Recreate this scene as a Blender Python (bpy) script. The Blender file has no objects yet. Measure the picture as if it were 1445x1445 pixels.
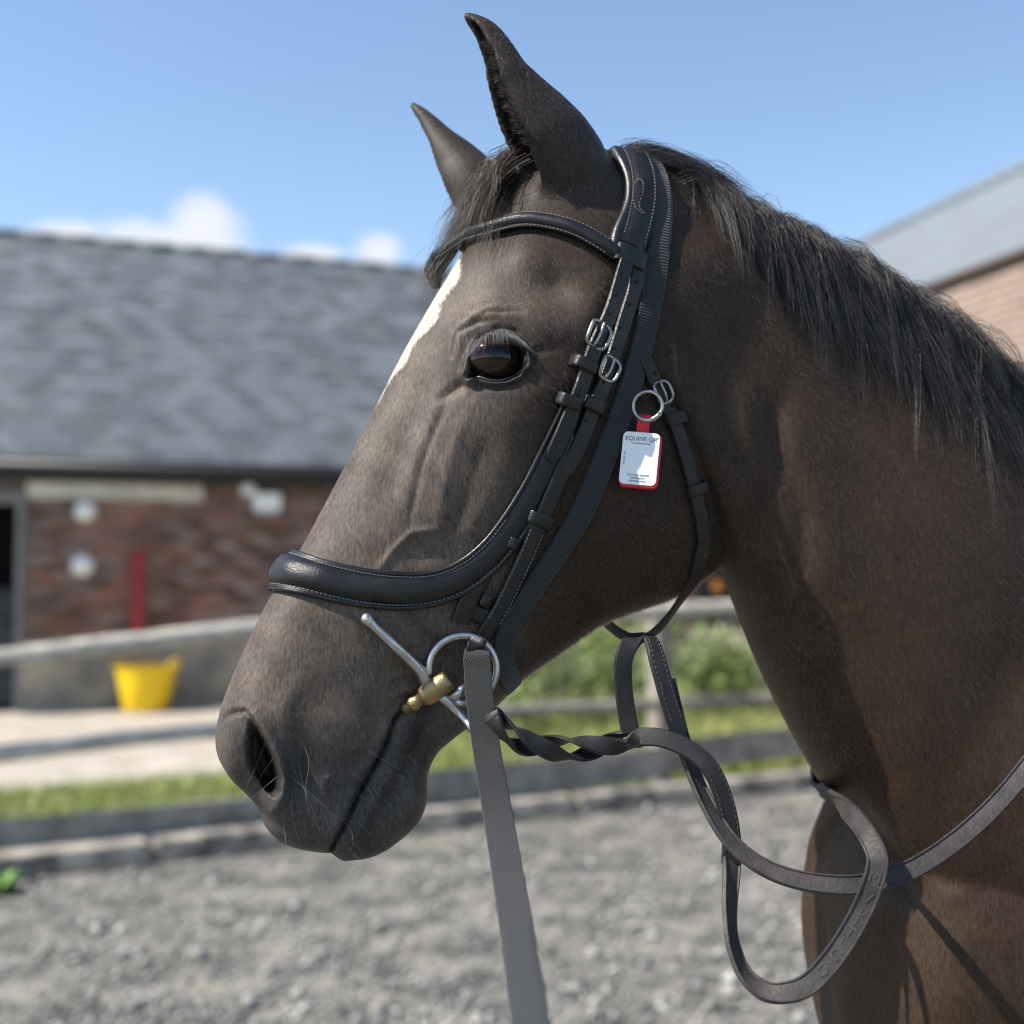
import bpy, bmesh, math, random
import numpy as np
from mathutils import Vector
from mathutils.bvhtree import BVHTree

R = math.radians
rng = np.random.default_rng(7)
random.seed(7)
SC = bpy.context.scene
COL = SC.collection

# ------------------------------------------------------------------ camera
CAM = np.array([0.0, 0.0, 1.40])
PITCH = R(2.55)
FPX = 722.5 / math.tan(R(22.5))
cam_d = bpy.data.cameras.new('camera')
cam = bpy.data.objects.new('camera', cam_d)
COL.objects.link(cam)
cam.location = CAM
cam.rotation_euler = (R(90) + PITCH, 0, 0)
cam_d.sensor_width = 36.0
cam_d.angle = R(45)
cam_d.clip_start = 0.02
cam_d.clip_end = 3000
cam_d.dof.use_dof = True
cam_d.dof.focus_distance = 1.0
cam_d.dof.aperture_fstop = 3.3
cam_d.dof.aperture_blades = 0
SC.camera = cam

# ------------------------------------------------------------------ world, sun, exposure
SUN_DIR = np.array([-0.63, -0.21, 0.76]); SUN_DIR /= np.linalg.norm(SUN_DIR)   # towards the sun
world = bpy.data.worlds.new('World')
SC.world = world
world.use_nodes = True
wn, wl = world.node_tree.nodes, world.node_tree.links
wn.clear()
w_out = wn.new('ShaderNodeOutputWorld')
w_bg = wn.new('ShaderNodeBackground')
w_sky = wn.new('ShaderNodeTexSky')
w_sky.sky_type = 'NISHITA'
w_sky.sun_disc = False
w_sky.sun_elevation = math.asin(SUN_DIR[2])
w_sky.sun_rotation = math.atan2(SUN_DIR[0], SUN_DIR[1])
w_sky.air_density = 1.0
w_sky.dust_density = 0.25
w_sky.ozone_density = 1.3
w_bg.inputs['Strength'].default_value = 0.138
# small fair-weather cumulus low over the horizon, all round
w_tc = wn.new('ShaderNodeTexCoord')
w_sep = wn.new('ShaderNodeSeparateXYZ')
wl.new(w_tc.outputs['Generated'], w_sep.inputs[0])
def wmath(op, a, b=None, c=None):
    n = wn.new('ShaderNodeMath'); n.operation = op
    for i, v in enumerate((a, b, c)):
        if v is None: continue
        if isinstance(v, (int, float)): n.inputs[i].default_value = v
        else: wl.new(v, n.inputs[i])
    return n.outputs[0]
w_az = wmath('ARCTAN2', w_sep.outputs['X'], w_sep.outputs['Y'])
w_el = wmath('ARCSINE', w_sep.outputs['Z'])
w_comb = wn.new('ShaderNodeCombineXYZ')
wl.new(w_az, w_comb.inputs[0]); wl.new(w_el, w_comb.inputs[1])
w_ns = wn.new('ShaderNodeTexNoise')
w_ns.inputs['Scale'].default_value = 26.0; w_ns.inputs['Detail'].default_value = 7.0; w_ns.inputs['Roughness'].default_value = 0.6
wl.new(w_comb.outputs[0], w_ns.inputs['Vector'])
w_wob = wmath('MULTIPLY', wmath('SUBTRACT', w_ns.outputs['Fac'], 0.5), 0.16)
def puff(az, el, ra, re):
    a = wmath('DIVIDE', wmath('SUBTRACT', w_az, az), ra)
    e = wmath('DIVIDE', wmath('SUBTRACT', w_el, el), re)
    d = wmath('ADD', wmath('MULTIPLY', a, a), wmath('MULTIPLY', e, e))
    return wmath('SUBTRACT', 1.0, d)
def px_az(px): return math.atan((px - 722.5) / FPX)
def px_el(px, py):
    u, v = (px - 722.5) / FPX, (722.5 - py) / FPX
    y, z = math.cos(PITCH) - v * math.sin(PITCH), math.sin(PITCH) + v * math.cos(PITCH)
    return math.atan(z / math.hypot(u, y))
fld = None
cl = [(px_az(285), px_el(285, 325), .036, .030), (px_az(215), px_el(215, 338), .05, .018), (px_az(90), px_el(90, 330), .030, .012),
      (px_az(530), px_el(530, 352), .022, .015), (px_az(440), px_el(440, 356), .03, .006)]
for k in range(1, 15):
    cl.append((px_az(285) - k * .43 + .07 * math.sin(k * 5.1), .20 + .05 * math.sin(k * 2.7), .05 + .02 * math.sin(k * 3.3), .022))
for c in cl:
    p = puff(*c)
    fld = p if fld is None else wmath('MAXIMUM', fld, p)
w_mask = wn.new('ShaderNodeMapRange'); w_mask.interpolation_type = 'SMOOTHSTEP'
w_mask.inputs['From Min'].default_value = -0.25; w_mask.inputs['From Max'].default_value = 1.15
wl.new(wmath('ADD', fld, wmath('MULTIPLY', w_wob, 11.0)), w_mask.inputs['Value'])
w_mix = wn.new('ShaderNodeMixRGB')
wl.new(w_mask.outputs[0], w_mix.inputs['Fac'])
wl.new(w_sky.outputs[0], w_mix.inputs['Color1'])
w_mix.inputs['Color2'].default_value = (4.2, 4.4, 4.75, 1)
wl.new(w_mix.outputs[0], w_bg.inputs['Color'])
wl.new(w_bg.outputs[0], w_out.inputs['Surface'])

sun_d = bpy.data.lights.new('sun', 'SUN')
sun_d.energy = 4.9
sun_d.angle = R(0.55)
sun_d.color = (1.0, 0.93, 0.82)
sun = bpy.data.objects.new('sun', sun_d)
COL.objects.link(sun)
sun.rotation_euler = Vector(SUN_DIR).to_track_quat('Z', 'Y').to_euler()

SC.view_settings.view_transform = 'Standard'
SC.view_settings.look = 'None'
SC.view_settings.gamma = 1
SC.view_settings.exposure = 0.64
SC.view_settings.use_curve_mapping = False
SC.cycles.max_bounces = 8
SC.render.hair_type = 'STRIP'
SC.cycles.pixel_filter_type = 'BLACKMAN_HARRIS'
SC.cycles.filter_width = 1.1

# ------------------------------------------------------------------ pixel <-> world helpers
cP, sP = math.cos(PITCH), math.sin(PITCH)
def ray(px, py):
    u, v = (px - 722.5) / FPX, (722.5 - py) / FPX
    return np.array([u, cP - v * sP, sP + v * cP])
def at(px, py, Y):
    d = ray(px, py)
    return CAM + d * (Y / d[1])
def ground(px, py, z=0.0):
    d = ray(px, py)
    return CAM + d * ((z - CAM[2]) / d[2])
def project(P):
    d = np.asarray(P) - CAM
    zc = d[..., 1] * cP + d[..., 2] * sP
    v = (-d[..., 1] * sP + d[..., 2] * cP) / zc
    return 722.5 + FPX * d[..., 0] / zc, 722.5 - FPX * v

# ------------------------------------------------------------------ mesh helpers
def tag(o, label=None, cat=None, group=None, kind=None):
    if label: o['label'] = label
    if cat: o['category'] = cat
    if group: o['group'] = group
    if kind: o['kind'] = kind
    return o
def empty(name, loc, label, cat, group=None):
    o = bpy.data.objects.new(name, None)
    COL.objects.link(o)
    o.location = loc
    o.empty_display_size = .1
    EMPTY_LOC[o.name] = np.array(loc, float)
    return tag(o, label, cat, group)
EMPTY_LOC = {}
def link_child(o, parent):
    """parent given in world space: shift so that the mesh data stays in world coordinates"""
    COL.objects.link(o)
    if parent is not None:
        o.parent = parent
        top = parent
        while top.parent: top = top.parent
        if parent.name in EMPTY_LOC:
            o.location = tuple(-EMPTY_LOC[parent.name])
        EMPTY_LOC.setdefault(o.name, np.zeros(3))
    return o
def mk(name, V, F, mat=None, parent=None, smooth=True, sharp=None, uv=None, kind=None):
    me = bpy.data.meshes.new(name)
    V = np.asarray(V, dtype=np.float32).reshape(-1, 3)
    if isinstance(F, np.ndarray):
        n, k = F.shape
        me.vertices.add(len(V)); me.vertices.foreach_set('co', V.ravel())
        me.loops.add(n * k); me.loops.foreach_set('vertex_index', F.astype(np.int32).ravel())
        me.polygons.add(n); me.polygons.foreach_set('loop_start', np.arange(0, n * k, k, dtype=np.int32))
        me.update(calc_edges=True); me.validate()
    else:
        me.from_pydata([tuple(map(float, v)) for v in V], [], [tuple(int(i) for i in f) for f in F])
    if smooth:
        me.shade_smooth()
        if sharp: me.set_sharp_from_angle(angle=R(sharp))
    if uv is not None:
        l = me.uv_layers.new(name='UVMap')
        vi = np.empty(len(me.loops), dtype=np.int32); me.loops.foreach_get('vertex_index', vi)
        l.data.foreach_set('uv', np.asarray(uv, dtype=np.float32)[vi].ravel())
    if mat: me.materials.append(mat)
    o = bpy.data.objects.new(name, me)
    link_child(o, parent)
    if kind: o['kind'] = kind
    return o
def copy_of(src, parent=None):
    o = src.copy()
    COL.objects.link(o)
    if parent is not None: o.parent = parent
    return o
def cr(P, m):
    """Catmull-Rom through rows of P, m samples per span"""
    P = np.asarray(P, float)
    if P.ndim == 1: P = P[:, None]
    Q = np.vstack([2 * P[0] - P[1], P, 2 * P[-1] - P[-2]])
    out = []
    for i in range(1, len(Q) - 2):
        t = np.linspace(0, 1, m, endpoint=False)[:, None]
        a, b, c, d = Q[i - 1], Q[i], Q[i + 1], Q[i + 2]
        out.append(.5 * (2 * b + (c - a) * t + (2 * a - 5 * b + 4 * c - d) * t ** 2 + (3 * b - a - 3 * c + d) * t ** 3))
    out.append(Q[-2][None])
    return np.vstack(out)
def cr_closed(P, m):
    P = np.asarray(P, float); n = len(P); out = []
    t = np.linspace(0, 1, m, endpoint=False)[:, None]
    for i in range(n):
        a, b, c, d = P[i - 1], P[i], P[(i + 1) % n], P[(i + 2) % n]
        out.append(.5 * (2 * b + (c - a) * t + (2 * a - 5 * b + 4 * c - d) * t ** 2 + (3 * b - a - 3 * c + d) * t ** 3))
    return np.vstack(out)
def resample(P, step):
    P = np.asarray(P, float)
    d = np.r_[0, np.cumsum(np.linalg.norm(np.diff(P, axis=0), axis=1))]
    n = max(3, int(d[-1] / step) + 1)
    s = np.linspace(0, d[-1], n)
    return np.stack([np.interp(s, d, P[:, k]) for k in range(P.shape[1])], 1)
def sstep(a, b, x):
    t = np.clip((x - a) / (b - a), 0, 1)
    return t * t * (3 - 2 * t)
def unit(v):
    v = np.asarray(v, float)
    return v / (np.linalg.norm(v, axis=-1, keepdims=True) + 1e-12)
def smooth_rows(A, it):
    A = A.copy()
    for _ in range(it):
        A[1:-1] = .25 * A[:-2] + .5 * A[1:-1] + .25 * A[2:]
    return A
def rings_mesh(Rg, cap=True):
    n, k, _ = Rg.shape
    V = Rg.reshape(-1, 3)
    F = []
    i = np.arange(n - 1)[:, None] * k; j = np.arange(k)[None]
    a, b = i + j, i + (j + 1) % k
    Q = np.stack([a, b, b + k, a + k], -1).reshape(-1, 4)
    F = [tuple(q) for q in Q]
    if cap:
        F.append(tuple(range(k))[::-1]); F.append(tuple(range((n - 1) * k, n * k)))
    return V, F
def tube(P, r, sides=8, closed=False):
    P = np.asarray(P, float); n = len(P)
    r = np.broadcast_to(np.asarray(r, float), (n,))
    T = np.roll(P, -1, 0) - np.roll(P, 1, 0) if closed else np.gradient(P, axis=0)
    T = unit(T)
    ref = np.array([0.0, 0, 1]) if abs(T[0][2]) < .9 else np.array([1.0, 0, 0])
    N = np.zeros_like(P); N[0] = unit(np.cross(T[0], ref))
    for i in range(1, n):
        v = N[i - 1] - T[i] * np.dot(N[i - 1], T[i]); N[i] = unit(v)
    B = np.cross(T, N)
    a = np.linspace(0, 2 * math.pi, sides, endpoint=False)
    Rg = P[:, None] + r[:, None, None] * (np.cos(a)[None, :, None] * N[:, None] + np.sin(a)[None, :, None] * B[:, None])
    if closed: Rg = np.concatenate([Rg, Rg[:1]], 0)
    return rings_mesh(Rg, cap=not closed)
class MB:
    """collects several shells into one mesh"""
    def __init__(s): s.V, s.F, s.n = [], [], 0
    def add(s, VF):
        V, F = VF
        V = np.asarray(V, float).reshape(-1, 3)
        s.V.append(V); s.F += [tuple(i + s.n for i in f) for f in F]; s.n += len(V)
        return s
    def build(s, name, mat, parent=None, **k):
        return mk(name, np.vstack(s.V), s.F, mat, parent, **k)
BOXF = [(0, 3, 2, 1), (4, 5, 6, 7), (0, 1, 5, 4), (1, 2, 6, 5), (2, 3, 7, 6), (3, 0, 4, 7)]
def box(o, ax, ay, az):
    """corner o and three edge vectors"""
    o, ax, ay, az = (np.asarray(v, float) for v in (o, ax, ay, az))
    V = [o, o + ax, o + ax + ay, o + ay]
    V += [v + az for v in V]
    return np.array(V), BOXF
def cbox(c, ax, ay, az):
    ax, ay, az = (np.asarray(v, float) for v in (ax, ay, az))
    return box(np.asarray(c, float) - ax / 2 - ay / 2 - az / 2, ax, ay, az)
def lathe(profile, center, axis=(0, 0, 1), seg=24):
    axis = unit(axis)
    ref = np.array([1.0, 0, 0]) if abs(axis[0]) < .9 else np.array([0, 1.0, 0])
    u = unit(np.cross(axis, ref)); v = np.cross(axis, u)
    a = np.linspace(0, 2 * math.pi, seg, endpoint=False)
    Rg = np.array([np.asarray(center) + axis * h + r * (np.cos(a)[:, None] * u + np.sin(a)[:, None] * v) for r, h in profile])
    return rings_mesh(Rg, True)

# ------------------------------------------------------------------ materials
def new_mat(name):
    m = bpy.data.materials.new(name); m.use_nodes = True
    nt = m.node_tree
    return m, nt, nt.nodes['Principled BSDF']
def simple(name, col, rough=.6, metal=0.0, spec=.5, noise=0.0, nscale=40, bump=0.0, bscale=200, coat=0.0, col2=None, stretch=None, rand=0.0):
    m, nt, b = new_mat(name)
    b.inputs['Base Color'].default_value = (*col, 1)
    b.inputs['Roughness'].default_value = rough
    b.inputs['Metallic'].default_value = metal
    b.inputs['Specular IOR Level'].default_value = spec
    b.inputs['Coat Weight'].default_value = coat
    tc = nt.nodes.new('ShaderNodeTexCoord')
    src = tc.outputs['Object']
    if stretch:
        mp = nt.nodes.new('ShaderNodeMapping'); mp.inputs['Scale'].default_value = stretch
        nt.links.new(src, mp.inputs[0]); src = mp.outputs[0]
    if noise:
        n = nt.nodes.new('ShaderNodeTexNoise'); n.inputs['Scale'].default_value = nscale; n.inputs['Detail'].default_value = 6
        nt.links.new(src, n.inputs['Vector'])
        mx = nt.nodes.new('ShaderNodeMixRGB')
        c2 = col2 or tuple(max(0, c * (1 - noise)) for c in col)
        mx.inputs['Color1'].default_value = (*col, 1); mx.inputs['Color2'].default_value = (*c2, 1)
        ra = nt.nodes.new('ShaderNodeMapRange'); ra.inputs['From Min'].default_value = .35; ra.inputs['From Max'].default_value = .65
        nt.links.new(n.outputs['Fac'], ra.inputs['Value']); nt.links.new(ra.outputs[0], mx.inputs['Fac'])
        outc = mx.outputs[0]
        if rand:
            outc = vary(nt, outc, rand)
        nt.links.new(outc, b.inputs['Base Color'])
        rr = nt.nodes.new('ShaderNodeMapRange'); rr.inputs['To Min'].default_value = rough - .1; rr.inputs['To Max'].default_value = rough + .12
        nt.links.new(n.outputs['Fac'], rr.inputs['Value']); nt.links.new(rr.outputs[0], b.inputs['Roughness'])
    if bump:
        n2 = nt.nodes.new('ShaderNodeTexNoise'); n2.inputs['Scale'].default_value = bscale; n2.inputs['Detail'].default_value = 4
        nt.links.new(src, n2.inputs['Vector'])
        bp = nt.nodes.new('ShaderNodeBump'); bp.inputs['Strength'].default_value = bump; bp.inputs['Distance'].default_value = .002
        nt.links.new(n2.outputs['Fac'], bp.inputs['Height']); nt.links.new(bp.outputs[0], b.inputs['Normal'])
    return m
def vary(nt, colsock, amount):
    """own lightness for every piece: object random + mesh island random"""
    oi = nt.nodes.new('ShaderNodeObjectInfo'); ge = nt.nodes.new('ShaderNodeNewGeometry')
    ad = nt.nodes.new('ShaderNodeMath'); ad.operation = 'ADD'
    nt.links.new(oi.outputs['Random'], ad.inputs[0]); nt.links.new(ge.outputs['Random Per Island'], ad.inputs[1])
    fr = nt.nodes.new('ShaderNodeMath'); fr.operation = 'FRACT'; nt.links.new(ad.outputs[0], fr.inputs[0])
    mr = nt.nodes.new('ShaderNodeMapRange'); mr.inputs['To Min'].default_value = 1 - amount; mr.inputs['To Max'].default_value = 1 + amount
    nt.links.new(fr.outputs[0], mr.inputs['Value'])
    hs = nt.nodes.new('ShaderNodeHueSaturation')
    nt.links.new(mr.outputs[0], hs.inputs['Value']); nt.links.new(colsock, hs.inputs['Color'])
    fr2 = nt.nodes.new('ShaderNodeMath'); fr2.operation = 'MULTIPLY'; fr2.inputs[1].default_value = 7.31
    nt.links.new(fr.outputs[0], fr2.inputs[0])
    f3 = nt.nodes.new('ShaderNodeMath'); f3.operation = 'FRACT'; nt.links.new(fr2.outputs[0], f3.inputs[0])
    m2 = nt.nodes.new('ShaderNodeMapRange'); m2.inputs['To Min'].default_value = 1 - amount * .8; m2.inputs['To Max'].default_value = 1 + amount * .6
    nt.links.new(f3.outputs[0], m2.inputs['Value']); nt.links.new(m2.outputs[0], hs.inputs['Saturation'])
    return hs.outputs[0]
def leather(name, col, rough=.42, scale=900, bump=.25, edge=None):
    m, nt, b = new_mat(name)
    tc = nt.nodes.new('ShaderNodeTexCoord')
    n = nt.nodes.new('ShaderNodeTexNoise'); n.inputs['Scale'].default_value = 60; n.inputs['Detail'].default_value = 8
    nt.links.new(tc.outputs['Object'], n.inputs['Vector'])
    mx = nt.nodes.new('ShaderNodeMixRGB')
    mx.inputs['Color1'].default_value = (*[c * .7 for c in col], 1); mx.inputs['Color2'].default_value = (*[c * 1.6 for c in col], 1)
    nt.links.new(n.outputs['Fac'], mx.inputs['Fac']); nt.links.new(mx.outputs[0], b.inputs['Base Color'])
    rr = nt.nodes.new('ShaderNodeMapRange'); rr.inputs['From Min'].default_value = .3; rr.inputs['From Max'].default_value = .7
    rr.inputs['To Min'].default_value = rough - .08; rr.inputs['To Max'].default_value = rough + .16
    nt.links.new(n.outputs['Fac'], rr.inputs['Value']); nt.links.new(rr.outputs[0], b.inputs['Roughness'])
    b.inputs['Specular IOR Level'].default_value = .45
    v = nt.nodes.new('ShaderNodeTexVoronoi'); v.inputs['Scale'].default_value = scale
    nt.links.new(tc.outputs['Object'], v.inputs['Vector'])
    n3 = nt.nodes.new('ShaderNodeTexNoise'); n3.inputs['Scale'].default_value = 110; n3.inputs['Detail'].default_value = 5
    nt.links.new(tc.outputs['Object'], n3.inputs['Vector'])
    ad = nt.nodes.new('ShaderNodeMath'); ad.operation = 'ADD'
    nt.links.new(v.outputs['Distance'], ad.inputs[0]); nt.links.new(n3.outputs['Fac'], ad.inputs[1])
    bp = nt.nodes.new('ShaderNodeBump'); bp.inputs['Strength'].default_value = bump; bp.inputs['Distance'].default_value = .0011
    nt.links.new(ad.outputs[0], bp.inputs['Height']); nt.links.new(bp.outputs[0], b.inputs['Normal'])
    return m
def webbing(name, col, col2, freq, diag=0.0, rough=.7, bump=.8):
    """woven tape: ribs across the strap, from the UV (metres along, metres across)"""
    m, nt, b = new_mat(name)
    tc = nt.nodes.new('ShaderNodeTexCoord')
    sp = nt.nodes.new('ShaderNodeSeparateXYZ'); nt.links.new(tc.outputs['UV'], sp.inputs[0])
    mu = nt.nodes.new('ShaderNodeMath'); mu.operation = 'MULTIPLY_ADD'; mu.inputs[1].default_value = diag
    nt.links.new(sp.outputs['Y'], mu.inputs[0]); nt.links.new(sp.outputs['X'], mu.inputs[2])
    nz = nt.nodes.new('ShaderNodeTexNoise'); nz.inputs['Scale'].default_value = 120; nz.inputs['Detail'].default_value = 6
    nt.links.new(tc.outputs['UV'], nz.inputs['Vector'])
    ma = nt.nodes.new('ShaderNodeMath'); ma.operation = 'MULTIPLY_ADD'; ma.inputs[1].default_value = .0009
    nt.links.new(nz.outputs['Fac'], ma.inputs[0]); nt.links.new(mu.outputs[0], ma.inputs[2])
    m1 = nt.nodes.new('ShaderNodeMath'); m1.operation = 'MULTIPLY'; m1.inputs[1].default_value = freq * 2 * math.pi
    nt.links.new(ma.outputs[0], m1.inputs[0])
    si = nt.nodes.new('ShaderNodeMath'); si.operation = 'SINE'; nt.links.new(m1.outputs[0], si.inputs[0])
    mr = nt.nodes.new('ShaderNodeMapRange'); mr.inputs['From Min'].default_value = -1
    nt.links.new(si.outputs[0], mr.inputs['Value'])
    mx = nt.nodes.new('ShaderNodeMixRGB'); mx.inputs['Color1'].default_value = (*col, 1); mx.inputs['Color2'].default_value = (*col2, 1)
    mz = nt.nodes.new('ShaderNodeMath'); mz.operation = 'MULTIPLY'
    nt.links.new(mr.outputs[0], mz.inputs[0]); nt.links.new(nz.outputs['Fac'], mz.inputs[1])
    nt.links.new(mz.outputs[0], mx.inputs['Fac']); nt.links.new(mx.outputs[0], b.inputs['Base Color'])
    b.inputs['Roughness'].default_value = rough
    b.inputs['Sheen Weight'].default_value = .25
    bp = nt.nodes.new('ShaderNodeBump'); bp.inputs['Strength'].default_value = bump; bp.inputs['Distance'].default_value = .0012
    nt.links.new(mr.outputs[0], bp.inputs['Height']); nt.links.new(bp.outputs[0], b.inputs['Normal'])
    return m

M_leather = leather('black_leather', (.0055, .0055, .0065), .36)
M_leather_worn = leather('worn_dark_leather', (.014, .0105, .0095), .5, bump=.4)
M_edge = leather('leather_edge', (.05, .045, .042), .35, bump=.1)
M_pad = leather('padded_lining_leather', (.008, .008, .0095), .33, bump=.12)
M_stitch = simple('grey_thread', (.17, .165, .155), .8)
M_thread = simple('dark_thread', (.085, .08, .078), .8)
M_web = webbing('ribbed_nylon', (.004, .006, .009), (.011, .019, .026), 370, bump=.45)
M_lead = webbing('woven_grey_web', (.014, .0142, .015), (.050, .0505, .053), 420, diag=1.1, rough=.85, bump=.6)
M_rein = leather('rein_leather', (.013, .011, .011), .5, bump=.22)
M_rubber = simple('worn_rein_rubber', (.042, .035, .034), .6, noise=.45, nscale=70, bump=.3, bscale=350)
M_steel = simple('brushed_steel', (.55, .54, .53), .36, 1.0, noise=.25, nscale=90, bump=.05, bscale=500)
M_nickel = simple('nickel', (.42, .40, .37), .38, 1.0, noise=.2, nscale=120)
M_brass = simple('dull_brass', (.36, .28, .13), .42, 1.0, noise=.4, nscale=140, col2=(.28, .22, .12), bump=.25, bscale=350)
M_dark = simple('punched_hole', (.003, .003, .003), .9)
M_red = simple('red_silicone', (.62, .012, .03), .45, noise=.15, nscale=60)
M_white = simple('white_tag_face', (.80, .82, .83), .28, coat=.4)
M_ink = simple('tag_ink', (.07, .08, .10), .6)

# ================================================================== THE HORSE
PSI = R(20)
HX, HY = .049, 1.10                                   # a point of the head's middle plane
HD = np.array([-math.cos(PSI), -math.sin(PSI), 0])    # along the head, towards the muzzle
HL = np.array([math.sin(PSI), -math.cos(PSI), 0])     # lateral, towards the camera
H0 = np.array([HX, HY, 0])
def on_mid(px, py):
    d = ray(px, py)
    t = np.dot(H0 - CAM, HL) / np.dot(d, HL)
    return CAM + d * t
def lateral(P): return (np.asarray(P) - H0) @ HL
def mirror(P):
    P = np.asarray(P, float)
    return P - 2 * lateral(P)[..., None] * HL

TH = np.radians(np.arange(0, 361, 30)[:-1])
def ring_from(T, B, L, h, m=7):
    """closed section: h = half widths at 30,60,90,120,150 degrees from the top"""
    hh = np.array([0, *h, 0, *[-x for x in h[::-1]]])
    v = (1 - np.cos(TH)) / 2
    pts = T[None] + (B - T)[None] * v[:, None] + L[None] * hh[:, None]
    return cr_closed(pts, m)

HEAD = [  # top px, bottom px, half widths (mm)
    ((905, 240), (1066, 560), (34, 60, 66, 66, 40)),
    ((835, 212), (1072, 640), (40, 68, 76, 76, 52)),
    ((760, 222), (1060, 712), (42, 76, 80, 80, 58)),
    ((692, 292), (1031, 777), (45, 84, 84, 82, 58)),
    ((646, 368), (955, 838), (47, 88, 86, 80, 54)),
    ((607, 432), (895, 862), (44, 88, 84, 77, 48)),
    ((568, 500), (845, 882), (36, 76, 78, 70, 42)),
    ((531, 572), (782, 926), (31, 63, 70, 62, 36)),
    ((497, 638), (735, 960), (28, 54, 62, 55, 32)),
    ((462, 705), (695, 1000), (27, 49, 57, 48, 29)),
    ((429, 766), (660, 1026), (27, 46, 53, 43, 27)),
    ((394, 822), (636, 1044), (28, 45, 50, 40, 26)),
    ((366, 872), (614, 1064), (29, 45, 49, 39, 26)),
    ((343, 922), (600, 1095), (31, 46, 49, 39, 26)),
    ((322, 970), (598, 1130), (33, 48, 50, 40, 27)),
    ((308, 1018), (586, 1160), (34, 50, 51, 41, 28)),
    ((307, 1062), (562, 1184), (32, 49, 50, 41, 27)),
    ((323, 1096), (534, 1202), (28, 45, 47, 40, 26)),
    ((347, 1120), (504, 1210), (26, 41, 44, 38, 24)),
    ((366, 1142), (481, 1205), (24, 37, 40, 35, 22)),
    ((374, 1166), (464, 1199), (20, 31, 34, 29, 18)),
    ((392, 1186), (442, 1200), (10, 14, 15, 12, 8)),
]
def loft_stations(S, planeT, planeB, L, m=9):
    T = np.array([planeT(s) for s in S]); B = np.array([planeB(s) for s in S])
    h = np.array([s[2] for s in S], float) / 1000
    D = cr(np.hstack([T, B, h]), m)
    return np.array([ring_from(d[:3], d[3:6], L, d[6:]) for d in D])
parts = []
parts.append(rings_mesh(loft_stations(HEAD, lambda s: on_mid(*s[0]), lambda s: on_mid(*s[1]), HL)))

NECK = [  # top px + depth, bottom px + depth, half widths (mm)
    ((790, 262, 1.095), (950, 620, 1.09), (30, 50, 56, 56, 40)),
    ((870, 222, 1.10), (1010, 752, 1.10), (36, 58, 62, 60, 40)),
    ((960, 243, 1.11), (1043, 854, 1.12), (34, 58, 66, 64, 44)),
    ((1060, 296, 1.125), (1083, 955, 1.135), (34, 62, 76, 76, 54)),
    ((1170, 350, 1.145), (1138, 1062, 1.15), (36, 68, 90, 94, 66)),
    ((1290, 425, 1.165), (1205, 1170, 1.165), (40, 80, 108, 116, 84)),
    ((1400, 525, 1.185), (1285, 1270, 1.185), (46, 96, 130, 142, 104)),
    ((1540, 645, 1.21), (1400, 1400, 1.21), (54, 116, 156, 172, 124)),
    ((1700, 740, 1.24), (1560, 1560, 1.24), (64, 130, 175, 190, 140)),
    ((1860, 800, 1.25), (1780, 1560, 1.25), (50, 110, 150, 160, 110)),
]
NL = unit([.11, -1, 0])
parts.append(rings_mesh(loft_stations(NECK, lambda s: at(*s[0]), lambda s: at(*s[1]), NL)))

def torso_rings(S, m, Yc=1.25, k=40):
    D = cr(np.array(S, float), m)
    a = np.linspace(0, 2 * math.pi, k, endpoint=False)
    return np.array([np.stack([np.full(k, d[0]), Yc + d[3] * np.cos(a), d[1] + d[2] * np.sin(a)], 1) for d in D])
FRONT = [(.308, 1.035, .05, .03), (.316, 1.03, .11, .085), (.342, 1.03, .18, .14), (.40, 1.04, .28, .19), (.52, 1.07, .36, .212), (.70, 1.11, .39, .228)]
parts.append(rings_mesh(torso_rings(FRONT, 7)))

def ear(path, a_px, Y, opening, b_ratio=.8):
    """cupped ear: crescent sections along the axis"""
    D = cr(np.array([(*p, a) for p, a in zip(path, a_px)], float), 6)
    yv = np.interp(np.linspace(0, 1, len(D)), np.linspace(0, 1, len(Y)), Y)
    C = np.array([at(d[0], d[1], y) for d, y in zip(D, yv)])
    A = D[:, 2] * yv / FPX
    ax = unit(np.gradient(C, axis=0))
    rings = []
    for i in range(len(C)):
        o = unit(np.asarray(opening) - ax[i] * np.dot(opening, ax[i]))
        s = np.cross(ax[i], o)
        t = i / (len(C) - 1)
        half = R(180 - np.interp(t, [0, .25, .6, 1], [8, 42, 58, 20]))
        ang = np.linspace(-half, half, 15)
        ro = A[i]; th = min(.0058, ro * .6)
        if t < .12: th = ro * .75
        out = C[i] - o * (ro * np.cos(ang))[:, None] + s * (ro * b_ratio * np.sin(ang))[:, None]
        rin = max(ro - th, ro * .25)
        inn = C[i] - o * (rin * np.cos(ang))[:, None] + s * (rin * b_ratio * np.sin(ang))[:, None]
        rings.append(np.vstack([out, inn[::-1]]))
    return rings_mesh(np.array(rings))
parts.append(ear([(815, 292), (797, 240), (767, 190), (738, 150), (714, 109), (699, 72), (684, 44), (665, 27), (654, 20)],
                 [56, 66, 62, 52, 38, 28, 20, 11, 4], [1.075, 1.05, 1.035, 1.03, 1.03], (-.90, -.36, .12)))
parts.append(ear([(712, 345), (686, 300), (663, 262), (641, 230), (621, 202), (606, 178), (591, 158), (580, 146)],
                 [30, 44, 47, 38, 26, 17, 10, 4], [1.135, 1.155, 1.168, 1.175, 1.18, 1.185], (-.9, .25, .1)))

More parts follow.
